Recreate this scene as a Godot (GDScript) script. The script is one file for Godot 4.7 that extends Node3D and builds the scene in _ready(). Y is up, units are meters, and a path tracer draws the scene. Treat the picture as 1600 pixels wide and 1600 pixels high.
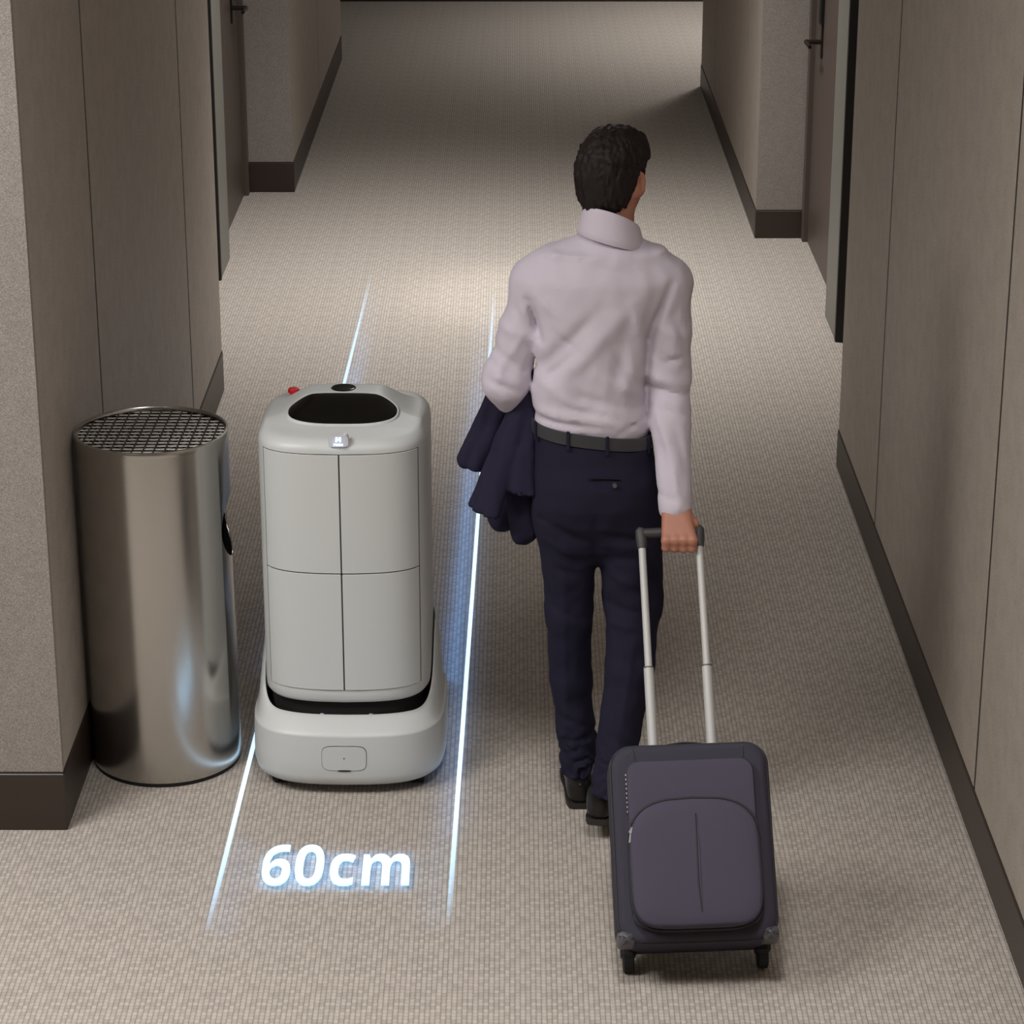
extends Node3D

# ------------------------------------------------------------------ mesh builder
class MB:
	var v := PackedVector3Array()
	var idx := PackedInt32Array()

	func pt(p: Vector3) -> int:
		v.append(p)
		return v.size() - 1

	func tri(a: int, b: int, c: int) -> void:
		idx.append(a)
		idx.append(b)
		idx.append(c)

	func quad(a: int, b: int, c: int, d: int) -> void:
		tri(a, b, c)
		tri(a, c, d)

	# rings of equal length joined into a closed skin
	func loft(rings: Array, cap_start := true, cap_end := true, closed := true) -> void:
		var n: int = rings[0].size()
		var base := v.size()
		for r in rings:
			for p in r:
				v.append(p)
		var m := n if closed else n - 1
		for k in rings.size() - 1:
			for i in m:
				var j := (i + 1) % n
				quad(base + k * n + i, base + k * n + j, base + (k + 1) * n + j, base + (k + 1) * n + i)
		if cap_start:
			var c := Vector3.ZERO
			for p in rings[0]:
				c += p
			var ci := pt(c / n)
			for i in n:
				tri(ci, base + (i + 1) % n, base + i)
		if cap_end:
			var c := Vector3.ZERO
			for p in rings[-1]:
				c += p
			var ci := pt(c / n)
			var o := base + (rings.size() - 1) * n
			for i in n:
				tri(ci, o + i, o + (i + 1) % n)

	# box with chamfered edges, turned by b
	func box(c: Vector3, size: Vector3, ch := 0.004, b := Basis.IDENTITY) -> void:
		var h := size / 2
		ch = minf(ch, minf(h.x, minf(h.y, h.z)) * 0.6)
		var base := v.size()
		for sx in [-1, 1]:
			for sy in [-1, 1]:
				for sz in [-1, 1]:
					v.append(c + b * Vector3(sx * h.x, sy * (h.y - ch), sz * (h.z - ch)))
					v.append(c + b * Vector3(sx * (h.x - ch), sy * h.y, sz * (h.z - ch)))
					v.append(c + b * Vector3(sx * (h.x - ch), sy * (h.y - ch), sz * h.z))
		var at := func(sx: int, sy: int, sz: int, k: int) -> int: return base + ((sx * 2 + sy) * 2 + sz) * 3 + k
		for s in 2:
			var f: Array = [[0, 0], [0, 1], [1, 1], [1, 0]]
			if s == 0:
				f.reverse()
			quad(at.call(s, f[0][0], f[0][1], 0), at.call(s, f[1][0], f[1][1], 0), at.call(s, f[2][0], f[2][1], 0), at.call(s, f[3][0], f[3][1], 0))
			f.reverse()
			quad(at.call(f[0][0], s, f[0][1], 1), at.call(f[1][0], s, f[1][1], 1), at.call(f[2][0], s, f[2][1], 1), at.call(f[3][0], s, f[3][1], 1))
			f.reverse()
			quad(at.call(f[0][0], f[0][1], s, 2), at.call(f[1][0], f[1][1], s, 2), at.call(f[2][0], f[2][1], s, 2), at.call(f[3][0], f[3][1], s, 2))
		for a in 2:
			for d in 2:
				# edges along z, y, x
				var e: Array = [at.call(a, d, 0, 0), at.call(a, d, 1, 0), at.call(a, d, 1, 1), at.call(a, d, 0, 1)]
				if (a + d) % 2 == 0:
					e.reverse()
				quad(e[0], e[1], e[2], e[3])
				e = [at.call(a, 0, d, 0), at.call(a, 1, d, 0), at.call(a, 1, d, 2), at.call(a, 0, d, 2)]
				if (a + d) % 2 == 1:
					e.reverse()
				quad(e[0], e[1], e[2], e[3])
				e = [at.call(0, a, d, 1), at.call(1, a, d, 1), at.call(1, a, d, 2), at.call(0, a, d, 2)]
				if (a + d) % 2 == 0:
					e.reverse()
				quad(e[0], e[1], e[2], e[3])
		for sx in 2:
			for sy in 2:
				for sz in 2:
					if (sx + sy + sz) % 2 == 1:
						tri(at.call(sx, sy, sz, 0), at.call(sx, sy, sz, 1), at.call(sx, sy, sz, 2))
					else:
						tri(at.call(sx, sy, sz, 0), at.call(sx, sy, sz, 2), at.call(sx, sy, sz, 1))

	# tube through points with a radius at each
	func tube(pts: Array, rad: Array, segs := 16, flat := 1.0) -> void:
		var rings := []
		for k in pts.size():
			var d: Vector3 = pts[mini(k + 1, pts.size() - 1)] - pts[maxi(k - 1, 0)]
			d = d.normalized()
			var x := d.cross(Vector3.UP if absf(d.y) < 0.9 else Vector3.BACK).normalized()
			var y := x.cross(d).normalized()
			var ring := PackedVector3Array()
			for i in segs:
				var a := TAU * i / segs
				ring.append(pts[k] + (x * cos(a) + y * sin(a) * flat) * rad[k])
			rings.append(ring)
		loft(rings)

	# profile of Vector2(radius, height) turned about the y axis at c
	func lathe(c: Vector3, prof: Array, segs := 48) -> void:
		var rings := []
		for p in prof:
			var ring := PackedVector3Array()
			for i in segs:
				var a := TAU * i / segs
				ring.append(c + Vector3(cos(a) * p.x, p.y, sin(a) * p.x))
			rings.append(ring)
		loft(rings)

	func mesh(crease := 40.0) -> ArrayMesh:
		var vol := 0.0
		var mid := Vector3.ZERO
		for p in v:
			mid += p
		mid /= maxf(v.size(), 1)
		for t in range(0, idx.size(), 3):
			vol += (v[idx[t]] - mid).dot((v[idx[t + 1]] - mid).cross(v[idx[t + 2]] - mid))
		if vol > 0.0:
			for t in range(0, idx.size(), 3):
				var q := idx[t]
				idx[t] = idx[t + 1]
				idx[t + 1] = q
		var arr := []
		arr.resize(Mesh.ARRAY_MAX)
		if crease >= 179.0:
			var nrm := PackedVector3Array()
			nrm.resize(v.size())
			for t in range(0, idx.size(), 3):
				var a := idx[t]
				var b := idx[t + 1]
				var c := idx[t + 2]
				var fn := (v[c] - v[a]).cross(v[b] - v[a])
				nrm[a] += fn
				nrm[b] += fn
				nrm[c] += fn
			for i in nrm.size():
				nrm[i] = nrm[i].normalized()
			arr[Mesh.ARRAY_VERTEX] = v
			arr[Mesh.ARRAY_NORMAL] = nrm
			arr[Mesh.ARRAY_INDEX] = idx
		else:
			var near := {}
			var fns := PackedVector3Array()
			for t in range(0, idx.size(), 3):
				fns.append((v[idx[t + 2]] - v[idx[t]]).cross(v[idx[t + 1]] - v[idx[t]]))
				for k in 3:
					var key := Vector3i((v[idx[t + k]] * 20000.0).round())
					if not near.has(key):
						near[key] = PackedInt32Array()
					near[key].append(t / 3)
			var lim := cos(deg_to_rad(crease))
			var ov := PackedVector3Array()
			var on := PackedVector3Array()
			for t in range(0, idx.size(), 3):
				var fa := fns[t / 3]
				if fa.length_squared() < 1e-20:
					continue
				var fd := fa.normalized()
				for k in 3:
					var p := v[idx[t + k]]
					var s := Vector3.ZERO
					for g in near[Vector3i((p * 20000.0).round())]:
						if fns[g].normalized().dot(fd) > lim:
							s += fns[g]
					ov.append(p)
					on.append(s.normalized())
			arr[Mesh.ARRAY_VERTEX] = ov
			arr[Mesh.ARRAY_NORMAL] = on
		var m := ArrayMesh.new()
		m.add_surface_from_arrays(Mesh.PRIMITIVE_TRIANGLES, arr)
		return m

	# surface nets of a signed field f inside the box lo..hi
	func nets(f: Callable, lo: Vector3, hi: Vector3, cell: float, margin := 0.012) -> void:
		var B := 4
		var nb := Vector3i(((hi - lo) / (cell * B)).ceil())
		var n := nb * B + Vector3i.ONE
		var sy := n.x
		var sz := n.x * n.y
		var val := PackedFloat32Array()
		val.resize(n.x * n.y * n.z)
		val.fill(1e9)
		var vid := PackedInt32Array()
		vid.resize(val.size())
		vid.fill(-1)
		var act := []
		var reach := B * cell * 0.87 + margin
		for bz in nb.z:
			for by in nb.y:
				for bx in nb.x:
					var c := lo + Vector3(bx + 0.5, by + 0.5, bz + 0.5) * (B * cell)
					if absf(f.call(c)) < reach:
						act.append(Vector3i(bx, by, bz) * B)
		for o: Vector3i in act:
			for k in B + 1:
				for j in B + 1:
					for i in B + 1:
						var at := (o.x + i) + (o.y + j) * sy + (o.z + k) * sz
						if val[at] > 1e8:
							val[at] = f.call(lo + Vector3(o.x + i, o.y + j, o.z + k) * cell)
		var cells := PackedInt32Array()
		for o: Vector3i in act:
			for k in B:
				for j in B:
					for i in B:
						var at := (o.x + i) + (o.y + j) * sy + (o.z + k) * sz
						var a := val[at]
						var b := val[at + 1]
						var c := val[at + sy]
						var d := val[at + sy + 1]
						var e := val[at + sz]
						var g := val[at + sz + 1]
						var h := val[at + sz + sy]
						var l := val[at + sz + sy + 1]
						var neg := int(a < 0) + int(b < 0) + int(c < 0) + int(d < 0) + int(e < 0) + int(g < 0) + int(h < 0) + int(l < 0)
						if neg == 0 or neg == 8:
							continue
						var s := Vector3.ZERO
						var m := 0
						if (a < 0) != (b < 0): s += Vector3(a / (a - b), 0, 0); m += 1
						if (c < 0) != (d < 0): s += Vector3(c / (c - d), 1, 0); m += 1
						if (e < 0) != (g < 0): s += Vector3(e / (e - g), 0, 1); m += 1
						if (h < 0) != (l < 0): s += Vector3(h / (h - l), 1, 1); m += 1
						if (a < 0) != (c < 0): s += Vector3(0, a / (a - c), 0); m += 1
						if (b < 0) != (d < 0): s += Vector3(1, b / (b - d), 0); m += 1
						if (e < 0) != (h < 0): s += Vector3(0, e / (e - h), 1); m += 1
						if (g < 0) != (l < 0): s += Vector3(1, g / (g - l), 1); m += 1
						if (a < 0) != (e < 0): s += Vector3(0, 0, a / (a - e)); m += 1
						if (b < 0) != (g < 0): s += Vector3(1, 0, b / (b - g)); m += 1
						if (c < 0) != (h < 0): s += Vector3(0, 1, c / (c - h)); m += 1
						if (d < 0) != (l < 0): s += Vector3(1, 1, d / (d - l)); m += 1
						vid[at] = pt(lo + (Vector3(o.x + i, o.y + j, o.z + k) + s / m) * cell)
						cells.append(at)
		for at in cells:
			var a := val[at]
			for ax in 3:
				var d1: int = [1, sy, sz][ax]
				var d2: int = [sy, sz, 1][ax]
				var d3: int = [sz, 1, sy][ax]
				var b := val[at + d1]
				if (a < 0) == (b < 0) or b > 1e8 or at - d2 - d3 < 0:
					continue
				var q1 := vid[at]
				var q2 := vid[at - d2]
				var q3 := vid[at - d2 - d3]
				var q4 := vid[at - d3]
				if q2 < 0 or q3 < 0 or q4 < 0:
					continue
				if a < 0:
					quad(q1, q4, q3, q2)
				else:
					quad(q1, q2, q3, q4)


# ------------------------------------------------------------------ scene helpers
var used := {}

func numbered(n: String) -> String:
	if not used.has(n):
		used[n] = 0
		return n
	used[n] += 1
	return "%s_%03d" % [n, used[n]]

func obj(called: String, m: Mesh, mat: Material, parent: Node = self) -> MeshInstance3D:
	var o := MeshInstance3D.new()
	o.name = numbered(called) if parent == self else called
	o.mesh = m
	o.material_override = mat
	o.cast_shadow = GeometryInstance3D.SHADOW_CASTING_SETTING_ON
	parent.add_child(o, true)
	return o

func thing(called: String, label: String, category: String, at := Vector3.ZERO, group := "") -> Node3D:
	var o := Node3D.new()
	o.name = numbered(called)
	add_child(o, true)
	o.position = at
	tag(o, label, category, group)
	return o

func tag(o: Node, label: String, category: String, group := "") -> void:
	o.set_meta("label", label)
	o.set_meta("category", category)
	if group:
		o.set_meta("group", group)

func setting(called: String, label: String, category: String) -> Node3D:
	var o := thing(called, label, category)
	o.set_meta("kind", "structure")
	return o

func bx(c: Vector3, size: Vector3, ch := 0.003) -> ArrayMesh:
	var m := MB.new()
	m.box(c, size, ch)
	return m.mesh(20.0)

# box from corner to corner
func span(a: Vector3, b: Vector3, ch := 0.002) -> ArrayMesh:
	return bx((a + b) / 2, (b - a).abs(), ch)

func mat(c: Color, rough := 0.6, metal := 0.0, spec := 0.5) -> StandardMaterial3D:
	var m := StandardMaterial3D.new()
	m.albedo_color = c
	m.roughness = rough
	m.metallic = metal
	m.metallic_specular = spec
	return m

func rgb(r: int, g: int, b: int) -> Color:
	return Color(r / 255.0, g / 255.0, b / 255.0)

func glow(c: Color, e: float) -> StandardMaterial3D:
	var m := mat(c, 0.6)
	m.emission_enabled = true
	m.emission = c
	m.emission_energy_multiplier = e
	return m

func smin(a: float, b: float, k: float) -> float:
	var h := maxf(k - absf(a - b), 0.0) / k
	return minf(a, b) - h * h * k * 0.25

func cap(p: Vector3, a: Vector3, b: Vector3, ra: float, rb: float) -> float:
	var d := b - a
	var t := clampf((p - a).dot(d) / d.length_squared(), 0.0, 1.0)
	return p.distance_to(a + d * t) - lerpf(ra, rb, t)

func ell(p: Vector3, c: Vector3, r: Vector3) -> float:
	var q := (p - c) / r
	var l := q.length()
	return (l - 1.0) * l / maxf((q / r).length(), 1e-5)

# ------------------------------------------------------------------ materials
var M := {}

func tri(m: StandardMaterial3D, s: float) -> void:
	m.uv1_triplanar = true
	m.uv1_world_triplanar = true
	m.uv1_scale = Vector3.ONE * s

func image_texture(im: Image) -> ImageTexture:
	im.generate_mipmaps()
	return ImageTexture.create_from_image(im)

func carpet_material() -> StandardMaterial3D:
	var rng := RandomNumberGenerator.new()
	rng.seed = 4
	var n := 512
	var cords := 13
	var loops := 11
	var col := Image.create(n, n, false, Image.FORMAT_RGB8)
	var hgt := Image.create(n, n, false, Image.FORMAT_L8)
	var off := []
	var tone := []
	for i in cords:
		off.append(rng.randf() * 0.30)
		var row := []
		for j in loops:
			row.append(rng.randf_range(-1, 1))
		tone.append(row)
	var noise := FastNoiseLite.new()
	noise.seed = 7
	noise.frequency = 0.09
	for y in n:
		for x in n:
			var u := float(x) / n * cords
			var i := int(u)
			var fu := u - i - 0.5
			var w: float = float(y) / n * loops + off[i]
			var j := int(w) % loops
			var fw := w - floorf(w) - 0.5
			var across := clampf(1.0 - 0.85 * pow(absf(fu) * 2.0, 3.2), 0.0, 1.0)
			var along := clampf(1.0 - pow(absf(fw) * 2.0, 4.0) * 0.9, 0.0, 1.0)
			var t: float = tone[i][j]
			var g := noise.get_noise_2d(x, y)
			var h := clampf(sqrt(across) * (0.45 + 0.55 * sqrt(along)) + g * 0.12, 0.0, 1.0)
			hgt.set_pixel(x, y, Color(h, h, h))
			var k := (0.70 + 0.30 * h) * (1.0 + 0.06 * t + 0.12 * g)
			col.set_pixel(x, y, Color(0.80 * k, 0.764 * k, 0.728 * k))
	var m := mat(Color.WHITE, 0.95, 0.0, 0.15)
	m.albedo_color = rgb(228, 227, 226)
	m.albedo_texture = image_texture(col)
	m.heightmap_enabled = true
	m.heightmap_scale = 0.22
	m.heightmap_texture = image_texture(hgt)
	tri(m, 6.25)
	return m

func speckle(base: Color, amount: float, scale: float, rough: float, bump := 0.0, seed_ := 1, cloud := 0.5) -> StandardMaterial3D:
	var n := 512
	var im := Image.create(n, n, false, Image.FORMAT_RGB8)
	var rng := RandomNumberGenerator.new()
	rng.seed = seed_
	var no := FastNoiseLite.new()
	no.seed = seed_
	no.frequency = 0.012
	for y in n:
		for x in n:
			var g := rng.randf_range(-1, 1) * amount + no.get_noise_2d(x, y) * amount * cloud
			im.set_pixel(x, y, Color(0.8 + g, 0.8 + g, 0.8 + g * 0.95))
	var m := mat(Color(base.r / 0.8, base.g / 0.8, base.b / 0.8), rough)
	m.albedo_texture = image_texture(im)
	if bump > 0.0:
		m.heightmap_enabled = true
		m.heightmap_scale = bump
		m.heightmap_texture = m.albedo_texture
	tri(m, scale)
	return m

func cloth(base: Color, cell: float, rough: float, amount := 0.05) -> StandardMaterial3D:
	# fine woven cloth, cell = threads per metre / 64
	var n := 256
	var im := Image.create(n, n, false, Image.FORMAT_RGB8)
	var rng := RandomNumberGenerator.new()
	rng.seed = 11
	for y in n:
		for x in n:
			var g := (sin(x * TAU / 4.0) * 0.5 + sin(y * TAU / 4.0) * 0.5) * amount + rng.randf_range(-1, 1) * amount
			im.set_pixel(x, y, Color(0.85 + g, 0.85 + g, 0.85 + g))
	var m := mat(Color(base.r / 0.85, base.g / 0.85, base.b / 0.85), rough, 0.0, 0.25)
	m.albedo_texture = image_texture(im)
	tri(m, cell)
	return m

func materials() -> void:
	M.carpet = carpet_material()
	M.wall = speckle(rgb(166, 155, 144), 0.09, 1.25, 0.62, 0.0, 3)
	M.stone = speckle(rgb(145, 137, 131), 0.17, 1.5, 0.8, 0.16, 5, 0.12)
	M.skirting = mat(rgb(54, 42, 36), 0.42)
	M.groove = mat(rgb(40, 34, 29), 0.8)
	M.door = mat(rgb(84, 72, 66), 0.45)
	M.casing = mat(rgb(118, 117, 110), 0.45)
	M.black = mat(rgb(10, 9, 8), 0.5)
	M.bronze = mat(rgb(46, 40, 36), 0.35, 0.7)
	M.plaster = mat(rgb(205, 202, 196), 0.9)
	M.steel = mat(rgb(190, 187, 182), 0.24, 1.0)
	M.steel_rough = mat(rgb(205, 200, 194), 0.33, 1.0)
	M.grille = mat(rgb(225, 222, 216), 0.4, 0.25)
	M.dark_in = mat(rgb(14, 12, 11), 0.9)
	M.shell = mat(rgb(202, 204, 203), 0.42)
	M.shell2 = mat(rgb(196, 198, 197), 0.5)
	M.display = mat(rgb(206, 206, 212), 0.35)
	M.glossy = mat(rgb(12, 11, 9), 0.12)
	M.red = mat(rgb(205, 22, 30), 0.35)
	M.rubber = mat(rgb(16, 16, 17), 0.7)
	M.white_glow = glow(Color(0.80, 0.90, 1.0), 1.6)
	M.case = cloth(rgb(76, 72, 86), 14.0, 0.75, 0.04)
	M.case_dark = cloth(rgb(64, 61, 72), 14.0, 0.8, 0.04)
	M.case_trim = mat(rgb(40, 37, 43), 0.7)
	M.guard = mat(rgb(84, 82, 87), 0.45)
	M.alu = mat(rgb(184, 182, 180), 0.5, 0.1)
	M.grip = mat(rgb(60, 58, 60), 0.55)
	M.zip = mat(rgb(190, 190, 195), 0.25, 0.9)
	M.shirt = cloth(rgb(200, 191, 202), 12.0, 0.85, 0.02)
	M.trousers = cloth(rgb(38, 36, 52), 14.0, 0.85, 0.02)
	M.jacket = cloth(rgb(42, 39, 58), 14.0, 0.85, 0.02)
	M.lining = mat(rgb(18, 17, 22), 0.7)
	M.belt = mat(rgb(54, 53, 57), 0.5)
	M.shoe = mat(rgb(24, 22, 22), 0.32)
	M.sole = mat(rgb(40, 34, 30), 0.7)
	M.hair = mat(rgb(30, 22, 21), 0.62, 0.0, 0.35)
	M.skin = mat(rgb(172, 117, 97), 0.5)
	M.skin.subsurf_scatter_enabled = true
	M.skin.subsurf_scatter_strength = 0.1
	M.eye = mat(rgb(235, 230, 225), 0.2)
	M.brow = mat(rgb(40, 28, 24), 0.8)
	M.button = mat(rgb(80, 78, 84), 0.3)

# ------------------------------------------------------------------ light
func ceiling_lamp(at: Vector3, size: Vector2, energy: float, beam: float, cone: float, c: Color, label: String) -> void:
	var t := thing("ceiling_light", label, "ceiling light", at, "recessed ceiling panels")
	var f := MB.new()
	for s in [-1, 1]:
		f.box(Vector3(s * (size.x / 2 + 0.02), -0.01, 0), Vector3(0.04, 0.02, size.y + 0.08), 0.003)
		f.box(Vector3(0, -0.01, s * (size.y / 2 + 0.02)), Vector3(size.x, 0.02, 0.04), 0.003)
	obj("frame", f.mesh(20), M.casing, t)
	obj("diffuser", bx(Vector3(0, -0.004, 0), Vector3(size.x, 0.006, size.y)), glow(c, 2.0), t)
	var l := AreaLight3D.new()
	l.name = "panel_glow"
	l.area_size = size
	l.light_energy = energy
	l.light_color = c
	l.area_range = 30.0
	l.area_attenuation = 2.0
	l.shadow_enabled = true
	t.add_child(l)
	l.position = Vector3(0, -0.03, 0)
	l.rotation_degrees = Vector3(-90, 0, 0)
	if beam > 0.0:
		# the downlight in the middle of the panel
		var d := MB.new()
		d.lathe(Vector3(0, -0.022, 0), [Vector2(0, 0), Vector2(0.11, 0), Vector2(0.125, 0.004), Vector2(0.125, 0.02), Vector2(0, 0.02)], 32)
		obj("downlight", d.mesh(40), glow(c, 3.0), t)
		var s := SpotLight3D.new()
		s.name = "downlight_beam"
		s.light_energy = beam
		s.light_color = c
		s.light_size = 0.2
		s.spot_angle = cone
		s.spot_angle_attenuation = 1.0
		s.spot_range = 30.0
		s.spot_attenuation = 2.0
		s.shadow_enabled = true
		t.add_child(s)
		s.position = Vector3(0, -0.03, 0)
		s.rotation_degrees = Vector3(-90, 0, 0)

func lights() -> void:
	var warm := Color(1.0, 0.995, 0.985)
	ceiling_lamp(Vector3(0.15, CEIL, -4.1), Vector2(0.9, 0.9), 2.2, 5.0, 50.0, warm, "square ceiling light above the near end of the corridor")
	ceiling_lamp(Vector3(0.0, CEIL, -11.3), Vector2(0.9, 0.9), 2.8, 17.0, 50.0, warm, "square ceiling light between the two recessed doors")
	ceiling_lamp(Vector3(2.1, CEIL, -18.2), Vector2(0.9, 0.9), 2.8, 11.5, 52.0, warm, "square ceiling light over the far cross passage")
	ceiling_lamp(Vector3(-2.7, CEIL, -4.3), Vector2(1.6, 1.6), 12.5, 0.0, 0.0, warm, "square ceiling light over the open side bay")

# ------------------------------------------------------------------ room
const CEIL := 3.5

# one run of wall whose face looks along +x or -x, boards between joints
func side_wall(called: String, label: String, s: float, z0: float, z1: float, joints: Array) -> void:
	# s = -1 left wall, 1 right wall; z0 nearer than z1
	var w := setting(called, label, "wall")
	var x := -1.19 if s < 0 else 1.20
	var far := s * 1.75
	obj("joint_backing", span(Vector3(x + s * 0.0014, 0, z0 - 0.022), Vector3(far, CEIL, z1 + 0.003)), M.groove, w)
	var zs := [z0] + joints + [z1]
	for k in zs.size() - 1:
		var a: float = zs[k] - (0.0 if k == 0 else 0.012)
		var b: float = zs[k + 1] + (0.0 if k == zs.size() - 2 else 0.012)
		obj("wall_panel", span(Vector3(x, 0.001, a), Vector3(x + s * 0.026, CEIL, b), 0.0005), M.wall, w)

func build_room() -> void:
	var fl := setting("floor", "ribbed beige loop carpet running along the corridor", "floor")
	obj("carpet", span(Vector3(-6, -0.15, 2.2), Vector3(6, 0, -20.5), 0.01), M.carpet, fl)
	var ce := setting("ceiling", "plain white corridor ceiling", "ceiling")
	obj("plaster", span(Vector3(-6, CEIL, 2.2), Vector3(6, CEIL + 0.15, -20.5), 0.01), M.plaster, ce)
	# left: near block, recess with door, far block
	side_wall("wall_left", "taupe boarded wall block behind the steel bin", -1, -6.02, -9.87, [-6.97, -8.935])
	side_wall("wall_left_far", "taupe wall block beyond the left door recess", -1, -13.39, -17.34, [-15.3])
	side_wall("wall_right", "long taupe boarded wall beside the suitcase", 1, 2.0, -8.94, [-2.02, -4.0, -5.975, -7.94])
	side_wall("wall_right_far", "taupe boarded wall block beyond the right door recess", 1, -12.39, -16.38, [-13.2, -15.25])
	# end faces that look back down the corridor
	for e in [["wall_left_end", "grainy pale end face of the wall block nearest the bin", -6.02, -6.0, -1.1895], ["wall_left_far_end", "grainy pale end face beside the left door", -13.39, -1.75, -1.1895]]:
		var w := setting(e[0], e[1], "wall")
		obj("end_panel", span(Vector3(e[3], 0.001, e[2] - 0.02), Vector3(e[4], CEIL, e[2] + 0.0012), 0.0004), M.stone, w)
	var wr := setting("wall_right_far_end", "grainy pale end face beside the right door", "wall")
	obj("end_panel", span(Vector3(1.1995, 0.001, -12.41), Vector3(1.75, CEIL, -12.3888), 0.0004), M.stone, wr)
	# outer shell
	for e in [["wall_far", "plain wall closing the cross passage at the far end", Vector3(-6, 0, -19.85), Vector3(6, CEIL, -20.0)],
			["wall_back", "plain wall closing the corridor behind the viewer", Vector3(-6, 0, 2.0), Vector3(6, CEIL, 2.15)],
			["wall_bay", "plain wall closing the open side bay", Vector3(-6.0, 0, 2.0), Vector3(-5.85, CEIL, -6.0)],
			["wall_passage_left", "plain wall closing the left arm of the far passage", Vector3(-6.0, 0, -17.3), Vector3(-5.85, CEIL, -19.9)],
			["wall_passage_right", "plain wall closing the right arm of the far passage", Vector3(5.85, 0, -16.3), Vector3(6.0, CEIL, -19.9)],
			["wall_passage_left_near", "near side of the left arm of the far passage", Vector3(-6.0, 0, -17.2), Vector3(-1.74, CEIL, -17.338)],
			["wall_passage_right_near", "near side of the right arm of the far passage", Vector3(1.74, 0, -16.2), Vector3(6.0, CEIL, -16.378)],
			["wall_bay_end", "plain wall behind the grainy end face in the side bay", Vector3(-6.0, 0, -6.03), Vector3(-1.74, CEIL, -6.2)]]:
		var w := setting(e[0], e[1], "wall")
		obj("plaster", span(e[2], e[3]), M.wall, w)
	# recess backs
	for e in [["wall_recess_left", -1.0, -9.86, -13.4], ["wall_recess_right", 1.0, -8.9, -12.4]]:
		var w := setting(e[0], "dark back of the %s door recess" % ("left" if e[1] < 0 else "right"), "wall")
		obj("back_panel", span(Vector3(e[1] * 1.475, 0, e[2]), Vector3(e[1] * 1.75, CEIL, e[3])), M.wall, w)
	# baseboards: dark boards, slightly proud, with a thin shadow gap above
	var bd := [["baseboard_left", -1.0, -6.02, -9.87, 0.165], ["baseboard_left_far", -1.0, -13.39, -17.34, 0.16], ["baseboard_right", 1.0, 2.0, -8.94, 0.14], ["baseboard_right_far", 1.0, -12.39, -16.38, 0.14]]
	for e in bd:
		var s: float = e[1]
		var near: bool = e[2] > 0.0
		var bx0: float = s * (1.186 if s < 0 else 1.196)
		var w := setting(e[0], "dark brown skirting board at the foot of the %s %s wall block" % ["far" if e[0].ends_with("far") else "near", "left" if s < 0 else "right"], "baseboard")
		var z0: float = e[2]
		obj("board", span(Vector3(bx0, 0, z0 + (0.0 if near else -0.011)), Vector3(s * 1.22, e[4], e[3] - 0.001), 0.0025), M.skirting, w)
		obj("shadow_gap", span(Vector3(bx0 + s * 0.0025, e[4], z0 + 0.002), Vector3(s * 1.21, e[4] + 0.005, e[3]), 0.001), M.groove, w)
		if not near:
			var x1 := -5.9 if e[0] == "baseboard_left" else s * 1.452
			obj("end_board", span(Vector3(bx0 + s * 0.0002, 0, z0 - 0.0105), Vector3(x1, e[4], z0 + 0.006), 0.0025), M.skirting, w)
			obj("end_gap", span(Vector3(s * 1.2, e[4], z0 - 0.01), Vector3(x1, e[4] + 0.005, z0 + 0.0035), 0.001), M.groove, w)
	var wf := setting("baseboard_far", "dark skirting board at the far end of the corridor", "baseboard")
	obj("board", span(Vector3(-5.8, 0, -19.83), Vector3(5.8, 0.15, -19.86)), M.skirting, wf)
	door("door_1", "brown door in the left recess with a dark lever handle", -1.0, -11.57, -13.3)
	door("door_2", "brown door in the right recess with a dark lever handle", 1.0, -10.56, -12.31)

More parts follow.
